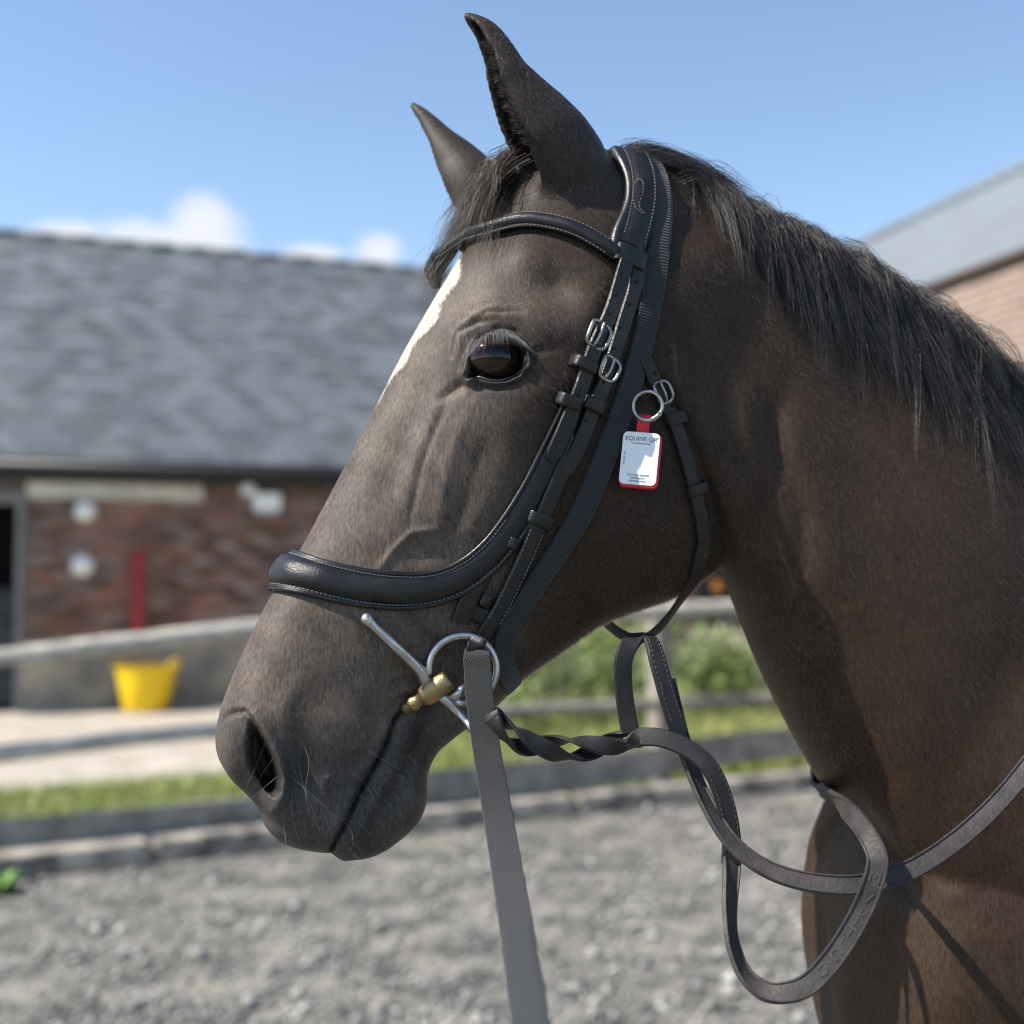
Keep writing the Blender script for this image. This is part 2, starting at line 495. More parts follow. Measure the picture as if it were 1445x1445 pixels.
def remesh(parts, voxel, name):
    b = MB()
    for p in parts: b.add(p)
    o = b.build(name, None, smooth=False)
    md = o.modifiers.new('voxel', 'REMESH'); md.mode = 'VOXEL'; md.voxel_size = voxel
    dg = bpy.context.evaluated_depsgraph_get()
    me = bpy.data.meshes.new_from_object(o.evaluated_get(dg))
    old = o.data
    bpy.data.objects.remove(o); bpy.data.meshes.remove(old)
    return me
def arrays(me):
    n = len(me.vertices)
    V = np.empty(n * 3, dtype=np.float32); me.vertices.foreach_get('co', V)
    E = np.empty(len(me.edges) * 2, dtype=np.int32); me.edges.foreach_get('vertices', E)
    return V.reshape(-1, 3).astype(float), E.reshape(-1, 2)
def relax(V, E, it, lam=.6, w=None):
    n = len(V)
    deg = np.bincount(E.ravel(), minlength=n).astype(float)[:, None]
    for k in range(it):
        S = np.stack([np.bincount(E[:, 0], V[E[:, 1], c], n) + np.bincount(E[:, 1], V[E[:, 0], c], n) for c in range(3)], 1)
        d = (S / np.maximum(deg, 1) - V) * lam
        V = V + (d if w is None else d * w[:, None])
    return V
def normals(me):
    N = np.empty(len(me.vertices) * 3, dtype=np.float32)
    me.vertex_normals.foreach_get('vector', N)
    return N.reshape(-1, 3).astype(float)
def sstep(a, b, x):
    t = np.clip((x - a) / (b - a), 0, 1)
    return t * t * (3 - 2 * t)
def fit_px(V):
    """photo pixel of a vertex; the far half is looked up at its mirror image"""
    lat = lateral(V)
    W = np.where((lat < 0)[:, None], mirror(V), V)
    return np.stack(project(W), 1), lat

me = remesh(parts, .0020, 'body')
V, E = arrays(me)
px, lat = fit_px(V)
w_keep = np.where(px[:, 1] < 262, np.where(px[:, 0] < 850, .6, 1), 1.0)       # keep the thin ears
V = relax(V, E, 5, .5, w_keep)
x0, y0 = px[:, 0], px[:, 1]
blend = np.exp(-(((x0 - 930) / 170) ** 2 + ((y0 - 330) / 130) ** 2)) + np.exp(-(((x0 - 1230) / 130) ** 2 + ((y0 - 1170) / 130) ** 2)) \
    + 1.3 * np.exp(-(((x0 - 795) / 95) ** 2 + ((y0 - 275) / 42) ** 2)) + np.exp(-(((x0 - 1080) / 60) ** 2 + ((y0 - 520) / 90) ** 2))
V = relax(V, E, 75, .6, np.clip(blend, 0, 1) * np.where(x0 < 868, sstep(205, 255, y0), 1))
me.vertices.foreach_set('co', V.astype(np.float32).ravel()); me.update()

# finer mesh where the small forms are
bm = bmesh.new(); bm.from_mesh(me)
px, lat = fit_px(V)
def inside(x0, y0, x1, y1): return (px[:, 0] > x0) & (px[:, 0] < x1) & (px[:, 1] > y0) & (px[:, 1] < y1)
fine = (inside(622, 440, 775, 570) | inside(300, 985, 415, 1145) | inside(455, 950, 610, 1215)) & (np.abs(lat) > .012)
bm.verts.ensure_lookup_table()
ed = [e for e in bm.edges if fine[e.verts[0].index] and fine[e.verts[1].index]]
bmesh.ops.subdivide_edges(bm, edges=ed, cuts=1, use_grid_fill=True)
bm.to_mesh(me); bm.free(); me.update()
V, E = arrays(me)
px, lat = fit_px(V)
V = relax(V, E, 2, .5, ((np.abs(lat) > .012) & (inside(622, 440, 775, 570) | inside(300, 985, 415, 1145) | inside(455, 950, 610, 1215))).astype(float))
me.vertices.foreach_set('co', V.astype(np.float32).ravel()); me.update()

def pdist(pts, P):
    """distance of pixels P to a polyline, and the position 0..1 along it"""
    pts = np.asarray(pts, float)
    best = np.full(len(P), 1e9); tt = np.zeros(len(P))
    seg = np.linalg.norm(np.diff(pts, axis=0), axis=1); cum = np.r_[0, np.cumsum(seg)]
    for i in range(len(pts) - 1):
        d = pts[i + 1] - pts[i]
        t = np.clip(((P - pts[i]) @ d) / (d @ d), 0, 1)
        q = np.linalg.norm(P - (pts[i] + t[:, None] * d), axis=1)
        b = q < best
        best = np.where(b, q, best); tt = np.where(b, (cum[i] + t * seg[i]) / cum[-1], tt)
    return best, tt
def pin(poly, P):
    """signed distance to a closed polygon, negative inside"""
    poly = np.asarray(poly, float)
    d, _ = pdist(np.vstack([poly, poly[:1]]), P)
    c = np.zeros(len(P), bool)
    j = len(poly) - 1
    for i in range(len(poly)):
        xi, yi, xj, yj = *poly[i], *poly[j]
        c ^= ((yi > P[:, 1]) != (yj > P[:, 1])) & (P[:, 0] < (xj - xi) * (P[:, 1] - yi) / (yj - yi + 1e-9) + xi)
        j = i
    return np.where(c, -d, d)

px, lat = fit_px(V)
N = normals(me)
side = np.where(lat >= 0, 1.0, -1.0)
nl = (N @ HL) * side
wgt = sstep(.05, .45, nl)
D = np.zeros(len(V))
def stroke(pts, amp, rad, taper=True, w=None):
    global D
    d, t = pdist(pts, px)
    g = np.exp(-(d / rad) ** 2)
    if taper: g *= sstep(-.25, .25, t) * sstep(1.25, .75, t)
    D += amp / 1000 * g * (wgt if w is None else w)
def dab(x, y, amp, rx, ry=None, rot=0, w=None):
    global D
    ry = ry or rx
    c, s = math.cos(R(rot)), math.sin(R(rot))
    dx, dy = px[:, 0] - x, px[:, 1] - y
    a, b = (dx * c + dy * s) / rx, (-dx * s + dy * c) / ry
    D += amp / 1000 * np.exp(-(a * a + b * b)) * (wgt if w is None else w)
# eye region
stroke([(640, 520), (646, 478), (668, 450), (705, 438), (745, 444), (785, 470)], 5.5, 17)
stroke([(640, 505), (648, 472), (672, 458), (700, 452)], -1.6, 4)
stroke([(655, 470), (690, 444), (740, 443)], -1.2, 3.5)
dab(782, 398, -7.5, 34, 24, 35)
dab(748, 372, 5.5, 34, 30)
dab(690, 395, 2.5, 40)
dab(835, 440, 5, 60, 26, -60)
dab(706, 512, -4, 52, 40, 8)
stroke([(660, 536), (640, 549), (622, 562)], -3.6, 7)
stroke([(745, 500), (765, 492), (790, 486)], -2.2, 9)
EYE = [(662, 533), (667, 511), (675, 491), (691, 478), (710, 475), (728, 482), (740, 497), (741, 514), (733, 527), (715, 535), (697, 536), (680, 532)]
eyes = pin(EYE, px)
eye_w = ((np.abs(lat) > .03) & (nl > .1))
D += eye_w * (-.0155 * sstep(2.5, -3.5, eyes))
dl, tl = pdist(EYE[:8], px)
D += eye_w * (.0042 * np.exp(-((dl - 6) / 6) ** 2) * (eyes > -1.5))
stroke([(666, 497), (679, 476), (702, 464), (726, 466), (748, 483)], -3.4, 4.2)
dl, tl = pdist([EYE[8], EYE[9], EYE[10], EYE[11], EYE[0]], px)
D += eye_w * (.0030 * np.exp(-((dl - 5) / 6) ** 2) * (eyes > -1.5))
stroke([(672, 546), (700, 549), (728, 543), (746, 528)], -1.5, 4)
# nose and cheek
stroke([(630, 568), (612, 610), (597, 650), (585, 700), (578, 737)], -1.7, 5)
stroke([(618, 560), (598, 610), (580, 660), (566, 715)], 1.3, 12)
stroke([(652, 600), (632, 660), (618, 735)], 1.9, 10)
stroke([(684, 618), (664, 680), (640, 748)], -1.4, 10)
stroke([(720, 625), (700, 680), (664, 752)], 1.9, 13)
stroke([(536, 803), (556, 775), (579, 753), (598, 748), (616, 747)], 2.4, 4.5)
dab(604, 780, -2.6, 36, 17)
stroke([(598, 560), (570, 640), (540, 720)], -2.2, 22)
dab(930, 690, 6, 120, 110)
stroke([(845, 470), (800, 540), (745, 565)], 3.5, 24)
dab(1000, 385, 7, 55, 60)
dab(985, 300, -4, 40, 40)
stroke([(1110, 540), (1092, 590), (1082, 650), (1076, 700), (1062, 750), (1040, 800)], -5, 24, w=1.0)
stroke([(1052, 560), (1054, 640), (1048, 700), (1028, 760)], 2.5, 14)
stroke([(1040, 560), (1036, 640), (1028, 720)], 2.5, 30)
stroke([(1078, 560), (1105, 650), (1130, 730), (1135, 800)], -4, 16, w=1.0)
stroke([(1100, 560), (1140, 660), (1165, 760), (1185, 850)], 4, 45, w=1.0)
stroke([(1060, 820), (1110, 900), (1170, 1000), (1230, 1100)], -5, 34, w=1.0)
stroke([(1198, 1138), (1222, 1170), (1255, 1215), (1300, 1275)], -9, 20, w=1.0)
stroke([(1260, 1160), (1310, 1230), (1350, 1290)], 4, 45, w=1.0)
dab(1330, 760, 6, 150, 110, 40, w=1.0)
dab(1420, 980, -6, 60, 180, 25, w=1.0)
dab(1250, 1380, -6, 40, 90, 10, w=1.0)
dab(1340, 1390, 8, 60, 120, 0, w=1.0)
# muzzle
MW = sstep(-.05, .3, nl) * (np.abs(lat) > .008)
NOST = [(352, 1018), (366, 1030), (379, 1048), (390, 1072), (397, 1098), (395, 1116), (387, 1124), (373, 1122), (360, 1116), (350, 1104), (344, 1086), (344, 1062), (347, 1040)]
ns = pin(NOST, px)
xl = np.interp(px[:, 1], [1010, 1040, 1074, 1100, 1125], [344, 336, 334, 342, 352])
ng = sstep(0, 34, px[:, 0] - xl)
stroke([(340, 1004), (358, 1012), (376, 1032), (392, 1062), (401, 1096), (400, 1124), (388, 1142)], 4.2, 9, w=MW)
stroke([(318, 1014), (330, 1005), (345, 1005), (357, 1018), (366, 1032)], -4.0, 5, w=MW)
dab(326, 1050, 3.0, 16, 36, 0, w=MW)
dab(350, 1082, -5, 16, 38, -12, w=MW)
dab(358, 1114, -6, 24, 15, 38, w=MW)
stroke([(405, 1040), (420, 1090), (425, 1130)], -3, 22, w=MW)
dab(500, 1030, 5, 58, 42, -40, w=MW)
dab(426, 1084, -4, 22, 46, 0, w=MW)
for k in range(26):
    f_, g_ = rng.uniform(0, 1), rng.uniform(0, 1)
    dab(440 + 115 * f_, 1120 - 110 * f_ - 45 * g_ + 30, 1.3 * rng.uniform(.5, 1.2), 3.2, w=MW)
D += MW * ng * (-.024 * sstep(5, -9, ns))
MOUTH = [(584, 992), (570, 1000), (557, 1014), (548, 1040), (537, 1066), (520, 1096), (504, 1128), (490, 1158), (476, 1184), (468, 1200)]
stroke(MOUTH, -7.0 , 3.9, taper=False, w=MW * (.75 + .25 * np.sin(px[:, 1] / 5.0)))
stroke([(x - 12, y - 6) for x, y in MOUTH[2:]], 3.2, 8, w=MW)
stroke([(x + 17, y + 8) for x, y in MOUTH[1:]], 6.0, 12, w=MW)
stroke([(x + 42, y + 16) for x, y in MOUTH[1:7]], -3.2, 10, w=MW)
dab(580, 1120, 3, 24, 34, 0, w=MW)
stroke([(546, 972), (560, 962), (578, 958), (592, 962)], -3.4, 5, w=MW)
stroke([(552, 995), (566, 985), (584, 982)], -1.6, 3.5, w=MW)
stroke([(540, 1012), (556, 998), (572, 992)], -1.4, 3.5, w=MW)
stroke([(530, 950), (560, 942), (590, 944)], -1.6, 7, w=MW)
stroke([(500, 1010), (520, 1030), (515, 1065)], 1.6, 12, w=MW)
stroke([(440, 1000), (470, 1020), (490, 1050)], 1.5, 14, w=MW)
stroke([(420, 965), (400, 1000), (412, 1040)], 1.8, 14, w=MW)
stroke([(548, 983), (572, 972), (590, 975)], 2, 6, w=MW)
for k in range(6):
    xa, ya = 470 + 14 * k, 1086 - 17 * k
    stroke([(xa - 26, ya + 40), (xa, ya), (xa + 22, ya - 26)], -.7 if k % 2 else .8, 7, w=MW)
for k in range(9):
    f = k / 9
    xa, ya = 560 - 70 * f, 1040 + 110 * f
    stroke([(xa + 6, ya), (xa + 26, ya + 12)], -1.4, 3, w=MW)
V2 = V + N * D[:, None]
# the nostril and the eye socket go straight in, not along the curved skin
V2 -= (N * (MW * ng * (-.024 * sstep(5, -9, ns)))[:, None])
V2 += (HL[None] * (side * MW * ng * (-.026 * sstep(5, -9, ns)))[:, None])
V = relax(V2, E, 1, .35)
me.vertices.foreach_set('co', V.astype(np.float32).ravel()); me.update()

# ---- the hind part: barrel, legs, tail head (coarser, out of the picture)
hind = [rings_mesh(torso_rings([(.56, 1.08, .355, .205), (.70, 1.105, .38, .225), (1.0, 1.10, .38, .28), (1.4, 1.14, .36, .29), (1.7, 1.2, .33, .27), (1.9, 1.24, .23, .2), (1.98, 1.25, .1, .1)], 6))]
def leg(xs, y, zs, rs):
    P = cr(np.array([(x, y, z, r) for x, z, r in zip(xs, zs, rs)]), 5)
    return tube(P[:, :3], P[:, 3], 20)
for s in (-1, 1):
    hind.append(leg([.60, .56, .55, .54, .54, .545, .50, .48], 1.25 + s * .12, [1.0, .85, .62, .47, .30, .15, .075, .0], [.11, .095, .062, .056, .034, .042, .036, .058]))
    hind.append(leg([1.72, 1.70, 1.74, 1.86, 1.84, 1.83, 1.79, 1.77], 1.25 + s * .13, [1.15, .95, .75, .56, .32, .16, .075, .0], [.17, .14, .085, .055, .036, .044, .038, .058]))
hind.append(leg([1.93, 2.02, 2.06, 2.05, 2.04], 1.25, [1.38, 1.30, 1.05, .7, .45], [.03, .045, .06, .05, .012]))
me_b = remesh(hind, .011, 'hind')
Vb, Eb = arrays(me_b)
Vb = relax(Vb, Eb, 6, .5)
Vb = Vb[:]
Fa = [tuple(p.vertices) for p in me.polygons]
Fb = [tuple(i + len(V) for i in p.vertices) for p in me_b.polygons]

# coat colour, part by part of the pelt (pigment, with some light and shade painted in)
VV = np.vstack([V, Vb])
pxa, lata = fit_px(VV)
X, Y_ = pxa[:, 0], pxa[:, 1]
def mixc(C, col, w): return C * (1 - w[:, None]) + np.array(col)[None] * w[:, None]
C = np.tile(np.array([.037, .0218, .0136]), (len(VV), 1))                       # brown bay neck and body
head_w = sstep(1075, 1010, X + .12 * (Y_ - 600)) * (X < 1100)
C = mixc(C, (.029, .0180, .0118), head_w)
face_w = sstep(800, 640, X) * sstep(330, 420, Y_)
C = mixc(C, (.094, .073, .058), face_w)  # front of the face paler: partly its own tone, partly painted light
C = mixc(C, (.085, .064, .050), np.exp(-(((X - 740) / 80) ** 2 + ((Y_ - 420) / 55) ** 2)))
mz_w = sstep(1000, 1120, Y_ + .25 * (X - 430)) * (X < 720)
C = mixc(C, (.068, .060, .055), mz_w)
C = mixc(C, (.030, .029, .030), np.exp(-(((X - 425) / 45) ** 2 + ((Y_ - 1080) / 60) ** 2)) * .8)  # shade of the muzzle hollow painted as a dark patch
C = mixc(C, (.070, .066, .062), np.exp(-(((X - 335) / 30) ** 2 + ((Y_ - 1030) / 30) ** 2)) * .6)
C = mixc(C, (.010, .0092, .0100), np.clip(1.9 * np.exp(-(((X - 702) / 48) ** 2 + ((Y_ - 506) / 41) ** 2)) ** 1.1, 0, 1))
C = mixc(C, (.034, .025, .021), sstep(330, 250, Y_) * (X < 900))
C = mixc(C, (.13, .075, .045), np.exp(-(((X - 1140) / 26) ** 2)) * sstep(1060, 1130, Y_))  # sunlit rim of the chest painted as a tan strip
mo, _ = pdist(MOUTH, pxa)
C = mixc(C, (.008, .008, .009), np.exp(-(mo / 3.4) ** 2) * (Y_ > 970))  # shade in the mouth crease painted as a dark line
C = mixc(C, (.040, .038, .040), .7 * np.exp(-(pdist([(600, 1000), (575, 1050), (550, 1110), (510, 1180)], pxa)[0] / 20) ** 2) * (Y_ > 985))
C = mixc(C, (.004, .004, .004), sstep(6, -10, pin(NOST, pxa)) * (X < 420) * sstep(8, 34, X - np.interp(Y_, [1010, 1040, 1074, 1100, 1125], [344, 336, 334, 342, 352])))
C = mixc(C, (.008, .007, .008), sstep(5, 0, pin(EYE, pxa)) * (np.abs(lata) > .03))
mott = np.sin(X / 23.0 + 2 * np.sin(Y_ / 41)) * np.sin(Y_ / 29.0 + 1.5 * np.sin(X / 37))
mot2 = np.sin(X / 13.0 + 1.7 * np.sin(Y_ / 19) + 2) * np.sin(Y_ / 17.0 + 1.3 * np.sin(X / 21))
C *= (1 + (.10 + .10 * face_w) * mott + (.05 + .09 * face_w) * mot2)[:, None]
bl_x = np.interp(Y_, [360, 381, 400, 431, 468, 496, 540, 585], [653, 650, 642, 625, 603, 580, 551, 519])
bl = sstep(2.5, -2.5, X - bl_x + 3 * np.sin(Y_ / 9.3) + rng.normal(size=len(VV)) * 1.2) * (Y_ > 352) * (Y_ < 592) * (X > 480)
C = mixc(C, (.46, .42, .345), bl)

bme = bpy.data.meshes.new('body')
bme.from_pydata(VV.tolist(), [], Fa + Fb)
bme.shade_smooth()
ca = bme.color_attributes.new('coat', 'BYTE_COLOR', 'CORNER')
vi = np.empty(len(bme.loops), dtype=np.int32); bme.loops.foreach_get('vertex_index', vi)
# linear -> stored through foreach (color property is linear scene colour for byte attributes)
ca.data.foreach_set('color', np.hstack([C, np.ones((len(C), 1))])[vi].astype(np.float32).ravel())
bme.color_attributes.active_color = ca

def coat_mat(name, hair):
    m, nt, b = new_mat(name)
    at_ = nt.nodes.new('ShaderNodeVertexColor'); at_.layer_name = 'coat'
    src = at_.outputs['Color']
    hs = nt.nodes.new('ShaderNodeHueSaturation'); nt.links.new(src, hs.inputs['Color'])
    mr = nt.nodes.new('ShaderNodeMapRange')
    if hair:
        hi = nt.nodes.new('ShaderNodeHairInfo')
        pw = nt.nodes.new('ShaderNodeMath'); pw.operation = 'POWER'; pw.inputs[1].default_value = 3.6
        nt.links.new(hi.outputs['Random'], pw.inputs[0]); nt.links.new(pw.outputs[0], mr.inputs['Value'])
        mr.inputs['To Min'].default_value = .8; mr.inputs['To Max'].default_value = 4.2
        b.inputs['Roughness'].default_value = .33
        b.inputs['Specular IOR Level'].default_value = .42
    else:
        tc = nt.nodes.new('ShaderNodeTexCoord')
        mp = nt.nodes.new('ShaderNodeMapping'); mp.inputs['Scale'].default_value = (500, 500, 120); mp.inputs['Rotation'].default_value = (0, R(25), 0)
        nt.links.new(tc.outputs['Object'], mp.inputs[0])
        n = nt.nodes.new('ShaderNodeTexNoise'); n.inputs['Scale'].default_value = 1.0; n.inputs['Detail'].default_value = 3
        nt.links.new(mp.outputs[0], n.inputs['Vector'])
        nt.links.new(n.outputs['Fac'], mr.inputs['Value'])
        mr.inputs['From Min'].default_value = .3; mr.inputs['From Max'].default_value = .7
        mr.inputs['To Min'].default_value = .6; mr.inputs['To Max'].default_value = 1.35
        bp = nt.nodes.new('ShaderNodeBump'); bp.inputs['Strength'].default_value = .35; bp.inputs['Distance'].default_value = .0008
        nt.links.new(n.outputs['Fac'], bp.inputs['Height']); nt.links.new(bp.outputs[0], b.inputs['Normal'])
        b.inputs['Roughness'].default_value = .55
        b.inputs['Specular IOR Level'].default_value = .2
    nt.links.new(mr.outputs[0], hs.inputs['Value'])
    if hair:
        hb = nt.nodes.new('ShaderNodeBsdfHairPrincipled')
        hb.parametrization = 'COLOR'
        nt.links.new(hs.outputs[0], hb.inputs['Color'])
        hb.inputs['IOR'].default_value = 1.42
        hb.inputs['Roughness'].default_value = .28
        hb.inputs['Radial Roughness'].default_value = .45
        hb.inputs['Random Roughness'].default_value = .3
        nt.links.new(hb.outputs[0], nt.nodes['Material Output'].inputs['Surface'])
    else:
        nt.links.new(hs.outputs[0], b.inputs['Base Color'])
    return m
M_skin = coat_mat('horse_skin', False)
M_fur = coat_mat('horse_coat', True)
bme.materials.append(M_skin); bme.materials.append(M_fur)

horse = empty('horse', (1.1, 1.25, 0), 'dark brown bay horse with a white forehead stripe, ears pricked, wearing a black bridle', 'horse')
body = bpy.data.objects.new('body', bme)
link_child(body, horse)

bvh = BVHTree.FromPolygons([tuple(v) for v in VV], Fa + Fb, all_triangles=False)
def cast(px_, py_):
    d = ray(px_, py_)
    h = bvh.ray_cast(Vector(CAM), Vector(d))
    return (np.array(h[0]), np.array(h[1])) if h[0] is not None else (None, None)
def surf(px_, py_, r=4):
    """surface point under a photo pixel with a normal averaged over its neighbourhood"""
    p, n = cast(px_, py_)
    if p is None: return None, None
    ns_ = [n]
    for a in range(8):
        q, m = cast(px_ + r * math.cos(a * .785), py_ + r * math.sin(a * .785))
        if q is not None and np.linalg.norm(q - p) < .03: ns_.append(m)
    return p, unit(np.mean(ns_, 0))

# ---- short coat: hair particles on the body mesh itself
dens = np.zeros(len(VV))
fr = np.arange(len(VV)) < len(V)
Nall = np.empty(len(VV) * 3, dtype=np.float32); bme.vertex_normals.foreach_get('vector', Nall); Nall = Nall.reshape(-1, 3)
facing = ((CAM[None] - VV) * Nall).sum(1) / np.linalg.norm(CAM[None] - VV, axis=1)
PX_, PY_ = project(VV)
dens = np.where(fr, np.where((facing > -.25) & (PX_ < 1520) & (PY_ < 1540), 1.0, .06), .02)
dens *= np.where(pin(EYE, pxa) < 3, np.where(np.abs(lata) > .03, 0, 1), 1)
dens *= np.where((pin(NOST, pxa) < 0) & (X < 420) & (X > 358), 0, 1)
leng = np.where(Nall[:, 2] < -.3, .45, 1.0) * np.where((Y_ < 258) & (X < 868), .5, 1)
leng *= 1 - .70 * mz_w
leng *= 1 - .45 * face_w
leng = np.where(np.abs(bl) > .5, .9, leng)
leng *= np.where((np.abs(lata) > .03), 1 - .6 * np.exp(-(((X - 703) / 50) ** 2 + ((Y_ - 510) / 40) ** 2)), 1)
def vgroup(o, name, w):
    g = o.vertex_groups.new(name=name)
    q = np.round(w * 20).astype(int)
    for k in np.unique(q):
        if k > 0: g.add(np.nonzero(q == k)[0].tolist(), k / 20, 'REPLACE')
vgroup(body, 'coat_density', dens); vgroup(body, 'coat_length', leng)
pm = body.modifiers.new('coat', 'PARTICLE_SYSTEM')
ps = pm.particle_system
st = ps.settings
st.name = 'short_coat'
st.type = 'HAIR'
st.use_advanced_hair = True
st.count = 230000
st.emit_from = 'FACE'
st.distribution = 'RAND'
st.hair_step = 3
st.render_step = 2
st.normal_factor = .00026
st.object_align_factor = (.0008, 0, -.0013)
st.factor_random = .00024
st.length_random = .5
st.material = 2
st.root_radius = .00030; st.tip_radius = .00003; st.radius_scale = 1.0; st.shape = 0.2
st.use_close_tip = True
ps.vertex_group_density = 'coat_density'
ps.vertex_group_length = 'coat_length'
ps.seed = 3

# ---- eyes
def eye_mat():
    m, nt, b = new_mat('horse_eye')
    tc = nt.nodes.new('ShaderNodeTexCoord')
    sp = nt.nodes.new('ShaderNodeSeparateXYZ'); nt.links.new(tc.outputs['UV'], sp.inputs[0])
    # UV = offsets from the optical axis, in eyeball radii; slit pupil wider than high
    def mth(op, a, b_=None):
        n = nt.nodes.new('ShaderNodeMath'); n.operation = op
        for i, v in enumerate((a, b_)):
            if v is None: continue
            if isinstance(v, (int, float)): n.inputs[i].default_value = v
            else: nt.links.new(v, n.inputs[i])
        return n.outputs[0]
    x, y = sp.outputs['X'], sp.outputs['Y']
    pup = mth('ADD', mth('POWER', mth('DIVIDE', x, .46), 2.0), mth('POWER', mth('DIVIDE', y, .24), 2.0))
    iri = mth('ADD', mth('POWER', mth('DIVIDE', x, .84), 2.0), mth('POWER', mth('DIVIDE', y, .76), 2.0))
    r1 = nt.nodes.new('ShaderNodeValToRGB')
    r1.color_ramp.elements[0].position = .0; r1.color_ramp.elements[0].color = (.0015, .0015, .003, 1)
    r1.color_ramp.elements[1].position = 1.0; r1.color_ramp.elements[1].color = (.022, .009, .0055, 1)
    mr = nt.nodes.new('ShaderNodeMapRange'); mr.inputs['From Min'].default_value = .8; mr.inputs['From Max'].default_value = 1.5
    nt.links.new(pup, mr.inputs['Value']); nt.links.new(mr.outputs[0], r1.inputs['Fac'])
    mr2 = nt.nodes.new('ShaderNodeMapRange'); mr2.inputs['From Min'].default_value = .9; mr2.inputs['From Max'].default_value = 1.1
    nt.links.new(iri, mr2.inputs['Value'])
    mx = nt.nodes.new('ShaderNodeMixRGB'); nt.links.new(mr2.outputs[0], mx.inputs['Fac']); nt.links.new(r1.outputs[0], mx.inputs['Color1'])
    mx.inputs['Color2'].default_value = (.005, .004, .004, 1)
    nt.links.new(mx.outputs[0], b.inputs['Base Color'])
    b.inputs['Roughness'].default_value = .08
    b.inputs['Specular IOR Level'].default_value = .3
    b.inputs['Coat Weight'].default_value = .15
    b.inputs['Coat Roughness'].default_value = .02
    return m
M_eye = eye_mat()
M_wet = simple('wet_lid_edge', (.10, .095, .10), .12, coat=1.0)
M_lash = simple('lash_hair', (.17, .165, .17), .45)
e_p, e_n = surf(704, 455, 10); q_p, q_n = surf(704, 560, 10)
eye_on = .5 * (e_p + q_p)
eye_dir = unit(HL * .95 + .10 * HD + np.array([0, 0, .10]))
cam_ray = unit(ray(704, 509))
eye_c = CAM + cam_ray * (np.dot(eye_on - CAM, cam_ray)) 
EYE_R = .0235
eye_c = eye_c - HL * .0182 - HD * .0012 + np.array([0, 0, .0032])
def eyeball(c, ax, up, name):
    u = unit(np.cross(up, ax)); v = np.cross(ax, u)
    Vs, Fs, UV = [], [], []
    nr, nsg = 26, 40
    for i in range(nr + 1):
        th = math.pi * i / nr
        for j in range(nsg):
            ph = 2 * math.pi * j / nsg
            bul = 1 + .05 * math.exp(-(th / .75) ** 2)
            l = np.array([math.sin(th) * math.cos(ph), math.sin(th) * math.sin(ph), math.cos(th)])
            Vs.append(c + EYE_R * bul * (l[0] * u + l[1] * v * .96 + l[2] * ax))
            UV.append((l[0] if th < 1.6 else 2, l[1] if th < 1.6 else 2))
    for i in range(nr):
        for j in range(nsg):
            a, b_ = i * nsg + j, i * nsg + (j + 1) % nsg
            Fs.append((a, a + nsg, b_ + nsg, b_))
    return mk(name, Vs, Fs, M_eye, horse, uv=np.array(UV))
eyeball(eye_c, eye_dir, np.array([.25, 0, 1]), 'eye')
far_dir = eye_dir - 2 * np.dot(eye_dir, HL) * HL
eyeball(mirror(eye_c), far_dir, np.array([.25, 0, 1]), 'eye')
def lift(px_, py_, h):
    """a point on the skin or the eyeball under the pixel, h above it towards the camera"""
    p, n = cast(px_, py_)
    if p is None: p = on_mid(px_, py_)
    d = unit(ray(px_, py_))
    oc = CAM - eye_c
    b_ = np.dot(oc, d); disc = b_ * b_ - (oc @ oc - EYE_R ** 2)
    if disc > 0:
        q = CAM + d * (-b_ - math.sqrt(disc))
        if np.linalg.norm(q - CAM) < np.linalg.norm(p - CAM): p = q
    return p - d * h
lid = cr(np.array([(664, 533), (676, 532), (690, 535.5), (706, 536.5), (722, 532), (734, 524), (740, 513), (742, 503)], float), 6)
b = MB(); b.add(tube(np.array([lift(*p, .0006) for p in lid]), .00085, 6)); b.build('eyelid_rim', M_wet, horse)

# ---- hair strands as thin tapering tubes
def strands(paths, rad, name, mat, parent, attr=True):
    """paths: (n, k, 3) array; three-sided tapering tubes in one mesh"""
    Pp = np.asarray(paths, float); n, k, _ = Pp.shape
    T = unit(np.gradient(Pp, axis=1))
    ref = unit(rng.normal(size=(n, 1, 3)))
    U = unit(np.cross(T, np.broadcast_to(ref, T.shape))); W = np.cross(T, U)
    rr = np.broadcast_to(np.asarray(rad, float).reshape(-1, 1), (n, 1)) * np.linspace(1, .12, k)[None] ** .7
    Rg = []
    for a in (0, 2.094, 4.189):
        Rg.append(Pp + rr[..., None] * (math.cos(a) * U + math.sin(a) * W))
    Vs = np.stack(Rg, 2).reshape(-1, 3)
    base = (np.arange(n) * k * 3)[:, None, None]
    i = (np.arange(k - 1) * 3)[None, :, None]
    j = np.arange(3)[None, None]; jn = (j + 1) % 3
    F = np.stack([base + i + j, base + i + jn, base + i + 3 + jn, base + i + 3 + j], -1).reshape(-1, 4)
    return mk(name, Vs, F, mat, parent)
def hair_mat(name, c1, c2, rough=.38, light=None):
    m, nt, b = new_mat(name)
    ge = nt.nodes.new('ShaderNodeNewGeometry')
    rp = nt.nodes.new('ShaderNodeValToRGB')
    rp.color_ramp.elements[0].color = (*c1, 1); rp.color_ramp.elements[1].color = (*c2, 1); rp.color_ramp.elements[1].position = .85
    if light:
        e = rp.color_ramp.elements.new(1.0); e.color = (*light, 1)
    nt.links.new(ge.outputs['Random Per Island'], rp.inputs['Fac']); nt.links.new(rp.outputs[0], b.inputs['Base Color'])
    b.inputs['Roughness'].default_value = rough; b.inputs['Specular IOR Level'].default_value = .6
    return m
